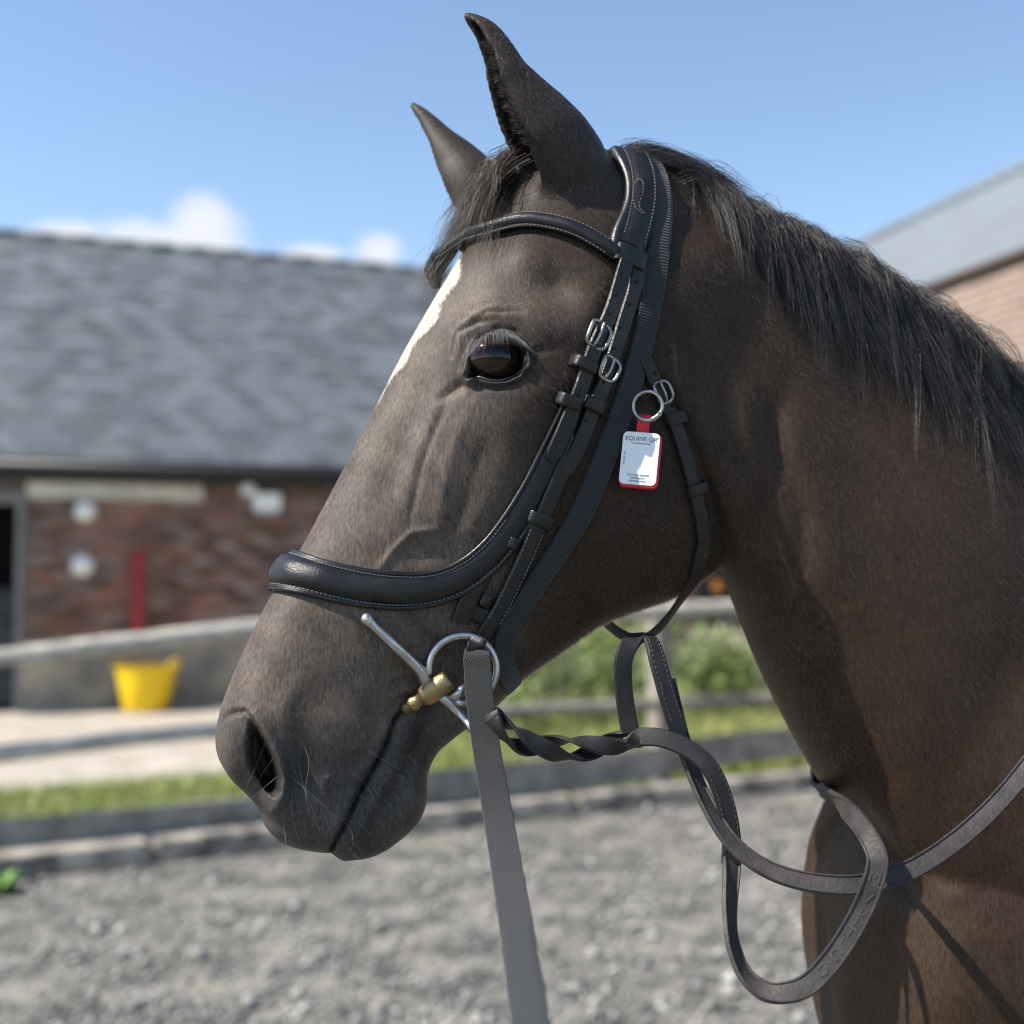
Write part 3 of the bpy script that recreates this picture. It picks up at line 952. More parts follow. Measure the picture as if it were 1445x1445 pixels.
M_mane = hair_mat('mane_hair', (.008, .0076, .0082), (.020, .019, .0215), .36, (.16, .14, .125))
M_forelock = hair_mat('forelock_hair', (.020, .014, .012), (.085, .062, .050), .40, (.26, .20, .16))
def follow(root, d0, d1, length, off, n=10, y_keep=True):
    """a strand that leaves the root along d0, bends to d1 and lies on the hide at height off"""
    p = np.array(root, float); out = [p.copy()]
    st_ = length / (n - 1)
    for i in range(1, n):
        f = min(1, i / (n * .35))
        d = unit(d0 * (1 - f) + d1 * f)
        p = p + d * st_
        h = bvh.find_nearest(Vector(p))
        if h[0] is not None:
            q, m = np.array(h[0]), np.array(h[1])
            s = np.dot(p - q, m)
            want = off * min(1, i / 2.5)
            if s < want: p = q + m * want
            elif s > want + .004 and i > 3: p = p - m * min(s - want, .006) * .6
        out.append(p.copy())
    return np.array(out)
def clump(guides, per, spread, frizz, taper=.5, jit_len=.25):
    G = np.repeat(guides, per, axis=0)
    n, k, _ = G.shape
    off = rng.normal(size=(n, 1, 3)) * spread
    s = np.linspace(0, 1, k)[None, :, None]
    conv = 1 - taper * np.sin(np.clip(s * 1.1, 0, 1) * math.pi / 2)
    wave = np.zeros((n, k, 3))
    for f in (1.5, 3.1, 5.3):
        ph = rng.uniform(0, 6.28, (n, 1, 3))
        wave += np.sin(s * f * 3 + ph) * rng.normal(size=(n, 1, 3)) / f
    P = G + off * conv + wave * frizz * s
    # uneven lengths
    L = rng.uniform(1 - jit_len * 2, 1.0, n)
    idx = L[:, None] * np.linspace(0, k - 1, k)[None]
    i0 = np.floor(idx).astype(int); i1 = np.minimum(i0 + 1, k - 1); fr_ = (idx - i0)[..., None]
    r = np.arange(n)[:, None]
    return P[r, i0] * (1 - fr_) + P[r, i1] * fr_

# crest line: topmost hide points along the neck
crest_px = cr(np.array([(875, 216), (930, 226), (985, 254), (1060, 294), (1115, 315), (1165, 338), (1225, 372), (1285, 412), (1345, 470), (1405, 530), (1460, 590), (1540, 660), (1640, 730)], float), 12)
def crest_pt(px_, y_):
    Yd = np.interp(px_, [870, 960, 1060, 1170, 1290, 1400, 1540, 1700], [1.10, 1.11, 1.125, 1.145, 1.165, 1.185, 1.21, 1.24])
    p = at(px_, y_, Yd)
    h = bvh.ray_cast(Vector(p + np.array([0, 0, .25])), Vector((0, 0, -1)))
    return np.array(h[0]) if h[0] is not None else p
crest = np.array([crest_pt(*p) for p in crest_px])
cpx = crest_px[:, 0]
guides = []
NG = 760
for g in range(NG):
    u = rng.uniform(0, 1)
    X0 = 972 + u * 640
    root = np.array([np.interp(X0, cpx, crest[:, k]) for k in range(3)])
    root += np.array([rng.normal() * .004, rng.normal() * .011 - .004, 0])
    h = bvh.find_nearest(Vector(root)); root = np.array(h[0]) - np.array(h[1]) * .002
    Lm = np.interp(X0, [972, 1010, 1060, 1120, 1200, 1300, 1420, 1620], [.10, .125, .150, .185, .19, .215, .25, .27]) * rng.uniform(.80, 1.02)
    layer = rng.uniform(0, 1)
    d0 = np.array([.10 + rng.normal() * .12, -.75 + rng.normal() * .25, .32 - .4 * layer + rng.normal() * .12])
    d1 = np.array([.20 + rng.normal() * .16 + .10 * u, -.05, -1.0])
    guides.append(follow(root, unit(d0), unit(d1), Lm, .0015 + .0095 * layer))
mane = clump(np.array(guides), 18, .0036, .0036, .62, .15)
strands(mane, rng.uniform(.00011, .00027, len(mane)), 'mane', M_mane, horse)
# hair of the poll, lying back under the bridle and along the crest
gp = []
for g in range(130):
    X0 = rng.uniform(862, 985)
    root = np.array([np.interp(X0, cpx, crest[:, k]) for k in range(3)]) + np.array([0, rng.normal() * .018, 0])
    h = bvh.find_nearest(Vector(root)); root = np.array(h[0])
    gp.append(follow(root, unit([.6, rng.normal() * .3, .8]), unit([1.0, -.10 + rng.normal() * .25, -.42 + rng.normal() * .1]), rng.uniform(.05, .085), .004 + .009 * rng.uniform(), 9))
for g in range(12):       # wisps standing off the crest line
    X0 = rng.uniform(960, 1450)
    root = np.array([np.interp(X0, cpx, crest[:, k]) for k in range(3)])
    gp.append(follow(root, unit([.5 + rng.normal() * .3, rng.normal() * .4, 1.0]), unit([.9, rng.normal() * .5 - .3, -.2]), rng.uniform(.015, .035), .006, 9))
poll = clump(np.array(gp), 14, .0036, .003, .5)
strands(poll, rng.uniform(.00013, .00024, len(poll)), 'mane', M_mane, horse)
# forelock
gf = []
for g in range(130):
    v = rng.uniform(0, 1)
    front = bool(g % 2)
    p0 = on_mid(712 + rng.normal() * 13, 236 + rng.normal() * 9) + HL * rng.normal() * .016
    h = bvh.find_nearest(Vector(p0)); root = np.array(h[0])
    if g % 2:
        end = on_mid(rng.uniform(650, 694), rng.uniform(340, 420)) + HL * rng.uniform(.005, .05)
    else:
        end = on_mid(rng.uniform(582, 640), rng.uniform(380, 462)) - HL * rng.uniform(.01, .075)
    d1 = unit(end - root)
    gf.append(follow(root, unit(d1 + np.array([-.3, 0, .55])), d1, np.linalg.norm(end - root) * rng.uniform(.85, 1.12), .007 + .012 * rng.uniform() + .009 * front, 11))
fl = clump(np.array(gf), 9, .0034, .0090, .6)
strands(fl, rng.uniform(.00011, .00022, len(fl)), 'forelock', M_forelock, horse)
# loose wisps of the forelock that fall over the browband
wf = []
for g in range(30):
    u = rng.uniform(-1, 1)
    c_ = np.array([(716 + 8 * u, 236 + 6 * abs(u)), (700 + 14 * u, 272), (680 + 22 * u, 314), (668 + 27 * u, 348), (664 + 30 * u + rng.normal() * 7, rng.uniform(372, 425))]) + rng.normal(size=(5, 2)) * 2.5
    hs_ = (.003, .012, .0175, .0165, rng.uniform(.004, .010))
    Pw = np.array([lift(*q, h_) for q, h_ in zip(c_, hs_)])
    wf.append(resample(cr(Pw, 6), 1e-9 + np.linalg.norm(np.diff(cr(Pw, 6), axis=0), axis=1).sum() / 11.001)[:12])
wf = clump(np.array(wf), 7, .0022, .0060, .5)
strands(wf, rng.uniform(.00009, .00019, len(wf)), 'forelock', M_forelock, horse)
# ear hair
ge_ = []
for g in range(160):
    t = rng.uniform(0, 1)
    ex, ey = np.interp(t, [0, .3, .6, 1], [730, 703, 690, 672]), np.interp(t, [0, .3, .6, 1], [205, 165, 120, 62])
    p = at(ex + 12 + rng.normal() * 6, ey, 1.02)
    h = bvh.find_nearest(Vector(p)); root = np.array(h[0])
    dd = unit(np.array([-.8, -.25 + rng.normal() * .3, .35 + rng.normal() * .25]))
    Ls = rng.uniform(.006, .013)
    ge_.append(np.array([root + dd * Ls * s + np.array([0, 0, -.003]) * s * s for s in np.linspace(0, 1, 5)]))
eh = clump(np.array(ge_), 5, .0012, .0008, .3)
strands(eh, rng.uniform(.00007, .00014, len(eh)), 'ear_hair', M_forelock, horse)
# eyelashes
ls = []
for g in range(210):
    t = rng.uniform(0, 1)
    q = cr(np.array([(668, 487), (681, 473), (702, 465), (722, 468), (743, 485)], float), 10)
    i = int(t * (len(q) - 1))
    a = lift(q[i][0] + rng.normal() * 1.2, q[i][1] + rng.uniform(-1, 5), .0022)
    ex = q[i][0] + (t - .42) * 32 + rng.normal() * 3; ey = q[i][1] + rng.uniform(13, 23)
    e = lift(ex, ey, .010)
    mid = .5 * (a + e) - unit(ray(704, 500)) * .007
    s = np.linspace(0, 1, 6)[:, None]
    ls.append((1 - s) ** 2 * a + 2 * s * (1 - s) * mid + s * s * e)
strands(np.array(ls), rng.uniform(.00007, .00015, len(ls)), 'eyelashes', M_lash, horse)
# whiskers
wk = []
def whisker(pts, hs):
    P = np.array([(lambda pn: pn)(cast(x, y)[0]) if cast(x, y)[0] is not None else at(x, y, .93) for x, y in pts])
    P = P - unit(ray(*pts[0]))[None] * np.array(hs)[:, None]
    Q = cr(P, 4)
    wk.append(resample(Q, 1e-6 + np.linalg.norm(np.diff(Q, axis=0), axis=1).sum() / 8)[:9])
whisker([(430, 1054), (437, 1080), (430, 1112), (434, 1140), (446, 1162)], [.001, .008, .012, .014, .016])
whisker([(412, 1078), (424, 1105), (440, 1128), (458, 1134)], [.001, .006, .010, .012])
whisker([(422, 1078), (428, 1110), (440, 1140), (450, 1172)], [.001, .006, .012, .016])
whisker([(410, 1095), (440, 1122), (470, 1150), (486, 1190)], [.001, .008, .012, .014])
whisker([(375, 1046), (362, 1080), (343, 1118)], [-.002, .010, .012])
whisker([(387, 1068), (370, 1092), (350, 1122)], [-.002, .010, .012])
whisker([(392, 1095), (372, 1112), (354, 1128)], [-.002, .008, .010])
whisker([(410, 1130), (416, 1165), (423, 1190)], [.001, .006, .008])
whisker([(400, 1148), (402, 1175), (404, 1194)], [.001, .004, .006])
whisker([(392, 962), (389, 975), (387, 987)], [.001, .003, .004])
whisker([(655, 462), (660, 490), (657, 512), (653, 528)], [.001, .010, .012, .008])
whisker([(556, 1120), (566, 1150), (568, 1172)], [.001, .008, .01])
whisker([(520, 1060), (545, 1075), (566, 1090)], [.001, .006, .01])
whisker([(500, 1090), (525, 1120), (530, 1150)], [.001, .006, .01])
whisker([(470, 1150), (492, 1165), (498, 1185), (494, 1202)], [.001, .006, .01, .012])
for g in range(26):
    x, y = rng.uniform(470, 590), 0
    y = np.interp(x, [470, 590], [1150, 1020]) + rng.uniform(10, 90)
    if cast(x, y)[0] is None: continue
    whisker([(x, y), (x + 8, y + rng.uniform(2, 10)), (x + rng.uniform(12, 24), y + rng.uniform(6, 22))], [0, .003, .006])
wk = np.array([resample(w, 1e-9 + np.linalg.norm(np.diff(w, axis=0), axis=1).sum() / 8.0001)[:9] if len(w) != 9 else w for w in wk])
strands(wk, .00012, 'whiskers', simple('whisker_hair', (.34, .30, .28), .4), horse)['kind'] = 'stuff'

# ================================================================== STRAPS
def flat_profile(th, bev=.12):
    return [(-1, 0), (-1, th * .6), (-1 + bev, th), (-.5, th * 1.06), (0, th * 1.08), (.5, th * 1.06), (1 - bev, th), (1, th * .6), (1, 0)]
def padded_profile(flange, th, bulge):
    p = [(-1, 0), (-1, th)]
    p += [(-1 + flange, th)]
    for k in range(9):
        a = -1 + 2 * (k + .5) / 9
        p.append((a * (1 - flange * 1.15), th * .7 + bulge * math.sqrt(max(0, 1 - a * a)) ** .9))
    p += [(1 - flange, th), (1, th), (1, 0)]
    return p
def ribbon_vf(P, N, W, prof, Hs=1.0):
    P, N = np.asarray(P, float), np.asarray(N, float)
    T = unit(np.gradient(P, axis=0))
    Bv = unit(np.cross(N, T)); Nn = np.cross(T, Bv)
    W = np.broadcast_to(np.asarray(W, float), (len(P),))
    pr = np.array(prof)
    Hs = np.broadcast_to(np.asarray(Hs, float), (len(P),))
    Rg = P[:, None] + Bv[:, None] * (pr[None, :, 0, None] * W[:, None, None] / 2) + Nn[:, None] * pr[None, :, 1, None] * Hs[:, None, None]
    s = np.r_[0, np.cumsum(np.linalg.norm(np.diff(P, axis=0), axis=1))]
    UV = np.stack([np.broadcast_to(s[:, None], Rg.shape[:2]), pr[None, :, 0] * W[:, None] / 2], -1).reshape(-1, 2)
    V, F = rings_mesh(Rg)
    return V, F, UV, (P, Bv, Nn, T, W)
def ribbon(name, P, N, W, prof, mat, parent, sharp=50, Hs=1.0):
    V, F, UV, fr_ = ribbon_vf(P, N, W, prof, Hs)
    o = mk(name, V, F, mat, parent, uv=UV, sharp=sharp)
    return o, fr_
def surf_path(pts, lift_, step=.003, it=6, r=6):
    """photo polyline -> path lying on the horse, lifted by lift_ (m)"""
    q = cr(np.array(pts, float), 10)
    q = resample(q, 4.0)
    P, Nn = [], []
    for x, y in q:
        p, n = surf(x, y, r)
        if p is None: continue
        P.append(p); Nn.append(n)
    P, Nn = smooth_rows(np.array(P), it), unit(smooth_rows(np.array(Nn), it * 2))
    A = resample(np.hstack([P, Nn]), step)
    P, Nn = A[:, :3], unit(A[:, 3:])
    return P + Nn * lift_, Nn
def over(P, Nn, gap_pts=None, trim=0.0):
    """continue a near-side path over the middle to the far side (mirror image); P ends near the middle"""
    Pm, Nm = mirror(P)[::-1], Nn[::-1] - 2 * (Nn[::-1] @ HL)[:, None] * HL
    far_ = -lateral(Pm) > trim
    if trim: k0 = int(np.argmax(far_)); Pm, Nm = Pm[k0:], Nm[k0:]
    if gap_pts is not None and len(gap_pts):
        G = np.array([g[0] for g in gap_pts]); GN = np.array([g[1] for g in gap_pts])
        A, B = np.vstack([P, G, Pm]), np.vstack([Nn, GN, Nm])
    else:
        A, B = np.vstack([P, Pm]), np.vstack([Nn, Nm])
    # even spacing through a spline over the thinned points
    C_ = np.hstack([A, B])
    C_ = resample(C_, .003)
    C_ = smooth_rows(C_, 5)
    return C_[:, :3], unit(C_[:, 3:])
def stitches(fr_, offs, parent, name='stitching', a=0.0, b_=1.0, h=.0022, step=.0034, ln=.0021, mat=None):
    P, Bv, Nn, T, W = fr_
    s = np.r_[0, np.cumsum(np.linalg.norm(np.diff(P, axis=0), axis=1))]
    mb = MB()
    for o_ in offs:
        for d in np.arange(s[-1] * a, s[-1] * b_, step):
            c = np.array([np.interp(d, s, P[:, k]) for k in range(3)])
            i = min(len(P) - 1, int(np.searchsorted(s, d)))
            hh = h if not callable(h) else h(o_)
            c = c + Bv[i] * (o_ * W[i] / 2) + Nn[i] * hh
            mb.add(cbox(c, T[i] * ln, Bv[i] * .0007, Nn[i] * .0006))
    o = mb.build(name, mat or M_stitch, parent, smooth=False, kind='stuff')
    return o
def frame(px_, py_, tx, ty, r=8):
    """point, along-strap direction, across, outward for a fitting on the horse"""
    p, n = surf(px_, py_, r)
    p2, _ = surf(px_ + tx, py_ + ty, r)
    t = p2 - p; t = unit(t - n * np.dot(t, n))
    return p, t, np.cross(n, t), n
def keeper(fr_, w, h, wide, parent, mat=M_leather, name='keeper'):
    p, t, b_, n = fr_
    path = np.array([p - b_ * w / 2 - n * .002, p - b_ * w / 2 + n * h * .7, p - b_ * w * .36 + n * h, p + n * (h + .0007), p + b_ * w * .36 + n * h, p + b_ * w / 2 + n * h * .7, p + b_ * w / 2 - n * .002])
    path = cr(path, 4)
    nn = unit(np.cross(t, np.gradient(path, axis=0)))
    if np.dot(nn[len(nn) // 2], n) < 0: nn = -nn
    return ribbon(name, path, nn, wide, flat_profile(.0016, .2), mat, parent)[0]
def buckle(fr_, w, l, r, parent, lift_=.004, name='buckle'):
    p, t, b_, n = fr_
    a = np.linspace(0, 2 * math.pi, 40, endpoint=False)
    ca, sa = np.cos(a), np.sin(a)
    ex = .55
    P = p + n * lift_ + b_ * (np.sign(ca) * np.abs(ca) ** ex * w / 2)[:, None] + t * (np.sign(sa) * np.abs(sa) ** ex * l / 2)[:, None]
    P = P + n * (.0018 * np.cos(sa * 2.2) - .001)[:, None]
    mb = MB(); mb.add(tube(P, r, 8, True))
    o = mb.build(name, M_nickel, parent)
    pr = np.array([p + n * (lift_ - .001) + t * l * .46, p + n * (lift_ + .0018) + t * l * .1, p + n * (lift_ + .0012) - t * l * .40, p + n * (lift_ + .0018) - t * l * .50])
    mk('buckle_prong', *tube(cr(pr, 5), r * .8, 7), M_nickel, o)
    return o
def hole(fr_, parent, r=.0015, h=.0029):
    p, t, b_, n = fr_
    return mk('strap_hole', *lathe([(r, 0), (r, .0006), (r * .6, .0007)], p + n * h, n, 12), M_dark, parent)

bridle = empty('bridle', tuple(on_mid(880, 205)), 'black leather bridle with padded browband and wide noseband on the brown horse', 'bridle')
# headpiece over the poll
P, Nn = surf_path([(886, 352), (897, 320), (905, 282), (902, 244), (888, 218), (872, 207)], .0045)
topP, topN = over(P, Nn)
Wh = np.full(len(topP), .0245)
headpiece, fr_h = ribbon('headpiece', topP, topN, Wh, padded_profile(.24, .0035, .0028), M_leather, bridle)
stitches(fr_h, (-.80, .80), headpiece, a=.03, b_=.55, h=.0037)
# soft lining that shows along its front edge
P2, N2 = surf_path([(866, 350), (870, 330), (884, 300), (889, 272), (884, 246), (868, 218)], .0015)
ribbon('headpiece_lining', *over(P2, N2), .012, padded_profile(.1, .002, .005), M_pad, bridle)
# loop of decorative stitches on the headpiece
mbs = MB()
lp = cr(np.array([(899, 310), (889, 298), (888, 278), (894, 265), (902, 268), (902, 282), (896, 300), (905, 312)], float), 8)
for i in range(len(lp) - 1):
    if i % 2: continue
    p, n = surf(*lp[i]); q, _ = surf(*lp[i + 1])
    tt = unit(q - p)
    mbs.add(cbox(p + n * .0105, tt * .0016, np.cross(n, tt) * .0006, n * .0005))
mbs.build('stitching', M_stitch, headpiece, smooth=False, kind='stuff')
# browband
P, Nn = surf_path([(868, 361), (845, 346), (815, 329), (776, 318), (738, 315), (698, 325), (660, 338), (634, 352)], .003)
y_b = P[-1][1]
gq = [(at(619, 364, y_b + .022), unit([-.8, -.3, .5])), (at(610, 381, y_b + .048), unit([-.95, .1, .3])), (at(617, 396, y_b + .085), unit([-.8, .6, .1]))]
bbP, bbN = over(P, Nn, gq, .085)
wb = np.full(len(bbP), .0158)
browband, fr_b = ribbon('browband', bbP, bbN, wb, padded_profile(.20, .003, .0055), M_leather, bridle)
stitches(fr_b, (-.84, .84), browband, a=.02, b_=.8, h=.0034)
kf = frame(886, 367, -6, 22)
keeper(kf, .027, .0085, .0165, browband, name='browband_loop')
# nylon headcollar strap
nylon = empty('headcollar', tuple(on_mid(920, 235)), 'black ribbed nylon webbing headcollar strap running behind the leather cheek straps', 'headcollar')
P, Nn = surf_path([(722, 968), (709, 930), (713, 888), (742, 842), (780, 786), (820, 722), (854, 640), (884, 555), (906, 480), (922, 400), (930, 330), (931, 275), (921, 240), (905, 219)], .002, r=9, it=10)
nyP, nyN = over(P, Nn)
wn_ = np.interp(np.linspace(0, 1, len(nyP)), [0, .1, .5, .9, 1], [.016, .019, .022, .019, .016])
ribbon('webbing_strap', nyP, nyN, wn_, flat_profile(.0026, .08), M_web, nylon)
# cheek straps: the two tongues below the browband loop
def strap(pts, w, lift_, name, parent, mat=M_leather, th=.0028, tip=None, it=6, edge=False):
    P, Nn = surf_path(pts, lift_, it=it)
    n = len(P); Wd = np.full(n, w)
    if tip:
        d = np.r_[0, np.cumsum(np.linalg.norm(np.diff(P, axis=0), axis=1))]; d = d[-1] - d
        Wd = np.where(d < tip, w * np.sqrt(np.clip(1 - (1 - d / tip) ** 2, .02, 1)), w)
    return ribbon(name, P, Nn, Wd, flat_profile(th), mat, parent)
ck1, fr1 = strap([(879, 372), (866, 408), (852, 446), (838, 478), (826, 508), (812, 548), (797, 590), (784, 624), (773, 650)], .0135, .0072, 'cheek_strap', bridle, tip=.011)
ck2, fr2 = strap([(898, 378), (890, 410), (876, 452), (862, 496), (848, 540), (832, 580), (818, 618), (805, 648), (793, 672)], .0135, .0052, 'cheek_strap', bridle, tip=.012)
lc, frl = strap([(812, 618), (796, 656), (780, 692), (764, 728), (748, 764), (728, 808), (704, 856), (682, 892), (670, 916)], .0140, .0036, 'cheekpiece', bridle, it=9)
stitches(frl, (-.78, .78), lc, a=.44, b_=.86, h=.0036)
for x, y in ((868, 392), (859, 420), (849, 446), (833, 490), (808, 556)):
    hole(frame(x, y, -8, 20), ck1, h=.0102)
for x, y in ((890, 402), (880, 432), (866, 464), (857, 492), (845, 540), (821, 594)):
    hole(frame(x, y, -8, 20), ck2, h=.0082)
buckle(frame(836, 475, -9, 22), .0195, .0215, .0016, bridle, .0105)
buckle(frame(851, 521, -9, 22), .0175, .0190, .0016, bridle, .0100)
keeper(frame(820, 516, -9, 22), .0185, .0105, .0100, bridle)
keeper(frame(799, 566, -9, 22), .0180, .0100, .0100, bridle)
keeper(frame(834, 573, -9, 22), .0180, .0095, .0105, bridle)
keeper(frame(761, 733, -9, 22), .0200, .0080, .0100, bridle)
keeper(frame(722, 766, -7, 16), .0075, .0060, .0100, bridle)
keeper(frame(684, 846, -7, 16), .0075, .0060, .0100, bridle)
# maker's ring mark pressed into the strap tip
p, t, b_, n = frame(778, 632, -9, 22)
a = np.linspace(.5, 5.8, 24)
mk('maker_mark', *tube(p + n * .0089 + (b_ * np.cos(a)[:, None] + t * np.sin(a)[:, None]) * .0026, .00035, 5), M_edge, ck1)
# noseband: wide padded band over the nose, narrowing up the cheek
NB = [(806, 566), (796, 596), (780, 636), (758, 684), (728, 735), (694, 780), (655, 812), (615, 829), (570, 834), (520, 831), (470, 822), (428, 812), (400, 806)]
P, Nn = surf_path(NB, .0025, it=8, r=9)
nbP, nbN = over(P, Nn)
tq = np.linspace(0, 1, len(nbP)); tq = np.minimum(tq, 1 - tq) * 2
wq = np.interp(tq, [0, .12, .3, .55, .75, 1.0], [.013, .019, .026, .0275, .031, .036])
noseband, fr_n = ribbon('noseband', nbP, nbN, wq, padded_profile(.17, .0034, .0075), M_leather, bridle, Hs=np.interp(tq, [0, .16, .34, .5, 1], [.28, .38, .75, 1, 1.05]))
stitches(fr_n, (-.87, .87), noseband, a=.17, b_=.72, h=.0038)
# thin soft roll along both edges of the noseband
Pb, Bv, Nb, Tb, Wb = fr_n
for s in (-1, 1):
    mk('noseband_piping', *tube(Pb + Bv * (s * Wb / 2 * 1.04)[:, None] + Nb * .0008, .0022, 8), M_pad, noseband)
# chin straps under the noseband
strap([(690, 790), (670, 830), (655, 858), (648, 878)], .016, .002, 'chin_strap', bridle, th=.0025)
strap([(655, 852), (672, 866), (690, 872)], .014, .0015, 'chin_strap', bridle, th=.0025)

# throatlash: down the cheek, then hanging free under the jaw
def free_path(ctrl, step=.003, it=2):
    """ctrl rows: px, py, depth, normal (nx, ny, nz)"""
    P = np.array([at(c[0], c[1], c[2]) for c in ctrl]); Nn = np.array([unit(c[3]) for c in ctrl])
    A = cr(np.hstack([P, Nn]), 14)
    A = smooth_rows(resample(A, step), it)
    return A[:, :3], unit(A[:, 3:])
tP, tN = surf_path([(906, 505), (918, 532), (930, 560), (946, 590), (962, 636), (976, 688), (986, 730), (990, 764)], .003)
yl = tP[-1][1]
fP, fN = free_path([(989, 785, yl + .004, (.2, -1, 0)), (978, 818, yl + .022, (.5, -.9, -.1)), (950, 858, yl + .045, (.8, -.6, -.3)), (924, 889, yl + .06, (.6, -.7, -.4)),
                    (900, 901, yl + .075, (.1, -1, -.1)), (876, 894, yl + .085, (-.3, -.9, -.2)), (852, 873, yl + .10, (-.4, -.8, -.3)), (838, 850, yl + .115, (-.3, -.9, 0))])
aP = resample(np.hstack([np.vstack([tP, fP]), np.vstack([tN, fN])]), .003); aP = smooth_rows(aP, 4)
throat, fr_t = ribbon('throatlash', aP[:, :3], unit(aP[:, 3:]), np.interp(np.linspace(0, 1, len(aP)), [0, .55, .7, 1], [.0125, .0125, .0095, .009]), flat_profile(.0027), M_leather_worn, bridle)
buckle(frame(930, 556, 8, 20), .0145, .0185, .0014, bridle, .0085)
keeper(frame(951, 592, 6, 22), .0165, .0075, .0100, bridle, M_leather_worn)
keeper(frame(980, 689, 4, 22), .0165, .0075, .0095, bridle, M_leather_worn)
hole(frame(920, 528, 8, 20), throat, h=.006); hole(frame(946, 574, 6, 20), throat, h=.006)

# ---- bit
bp_, bn_ = surf(640, 930, 12)
bY = bp_[1] - .012
bit = empty('snaffle_bit', tuple(at(605, 975, bY)), 'steel full cheek snaffle bit with a brass coloured mouthpiece at the lips', 'bit')
def bp(x, y, dy=0.0):
    q, _ = cast(x, y)
    return at(x, y, min(bY, (q[1] if q is not None else bY) - .0095) + dy)
bar = cr(np.array([(*bp(517, 873, -.004), .0048), (*bp(523, 879, -.004), .0046), (*bp(529, 885, -.004), .0038), (*bp(560, 914, -.003), .0043), (*bp(590, 943, -.001), .0046), (*bp(601, 960, 0), .0052), (*bp(612, 974, 0), .0050),
                   (*bp(632, 990, .001), .0047), (*bp(650, 1008, .002), .0042), (*bp(668, 1030, .004), .0038), (*bp(684, 1050, .005), .0034)]), 6)
mb = MB(); mb.add(tube(bar[:, :3], bar[:, 3], 14))
mb.add(lathe([(.0005, -.0048), (.003, -.0042), (.0048, -.002), (.0052, 0), (.0048, .002), (.003, .0042), (.0005, .0048)], bp(518, 874, -.004), (0, 1, .2), 14))
mb.build('cheek_bar', M_steel, bit)
a = np.linspace(R(-208), R(118), 44)
rx = 47 * bY / FPX
cc = bp(653, 944)
ringP = np.array([cc + np.array([math.cos(t), .10 * math.cos(t), -math.sin(t)]) * rx for t in a])
ringP = np.vstack([bp(600, 962, 0), bp(603, 950, 0), ringP[3:-3], bp(645, 988, .002), bp(636, 990, .002)])
mk('bit_ring', *tube(cr(ringP, 3), .0031, 10), M_steel, bit)
mk('bit_ring_joint', *tube(np.array([bp(634, 985, .001), bp(648, 978, .001), bp(661, 968, .001)]), [.004, .005, .0038], 10), M_steel, bit)
sa, sb, sc, sd = bp(635, 958, -.003), bp(596, 985, -.003), bp(583, 993, .0), bp(569, 1001, .006)
br = np.array([(*(sa + (sb - sa) * t), r) for t, r in ((0, .0060), (.03, .0077), (.10, .0086), (.3, .0091), (.6, .0091), (.86, .0086), (.96, .0078), (1.0, .0068), (1.03, .0054))]
              + [(*(sb + (sc - sb) * t), r) for t, r in ((.35, .0048), (.6, .0050), (.8, .0060), (1.0, .0062))] + [(*(sc + (sd - sc) * t), r) for t, r in ((.2, .0054), (.5, .0048), (.8, .0050), (.95, .0042), (1, .002))])
mb = MB(); mb.add(tube(br[:, :3], br[:, 3], 16))
mb.build('mouthpiece', M_brass, bit)

# ---- lead strap towards the photographer
lead = empty('lead_strap', tuple(bp(672, 925)), 'wide grey woven lead strap hanging from the bit ring towards the viewer', 'lead strap')
lP, lN = free_path([(679, 926, bY + .004, (.05, .2, 1)), (675, 917, bY - .004, (.05, -.4, 1)), (673, 926, bY - .0115, (0, -1, .3)), (674, 945, bY - .012, (0, -1, .1)), (677, 985, bY - .014, (.05, -1, .1)), (688, 1066, bY - .02, (.08, -1, .1)), (704, 1159, bY - .05, (.1, -1, .3)),
                    (724, 1280, bY - .13, (.1, -1, .4)), (749, 1445, bY - .25, (.1, -1, .5)), (772, 1600, bY - .36, (.1, -1, .6)), (790, 1760, bY - .44, (.1, -1, .7))], it=6)
wl_ = np.interp(np.linspace(0, 1, len(lP)), [0, .2, .5, 1], [.0195, .0185, .0205, .0245])
ribbon('woven_strap', lP, lN, wl_, flat_profile(.0022, .06), M_lead, lead)
# cheekpiece turned round the ring
cw = cr(np.array([bp(676, 902, -.006), bp(671, 912, -.0085), bp(668, 920, -.005), bp(670, 912, .001), bp(677, 902, .002)]), 6)
nn = unit(np.cross(np.gradient(cw, axis=0), unit(np.array([1, .1, .45]))))
ribbon('cheekpiece_loop', cw, nn, .0145, flat_profile(.0022), M_leather, bridle)

# ---- reins
reins = empty('reins', tuple(at(900, 1040, 1.0)), 'dark leather reins twisted together and looped through the throatlash in front of the chest', 'reins')
n0, n1, n2, n3 = (0, -1, 0), (0, -.7, .7), (0, -.7, -.7), (0, -1, .4)
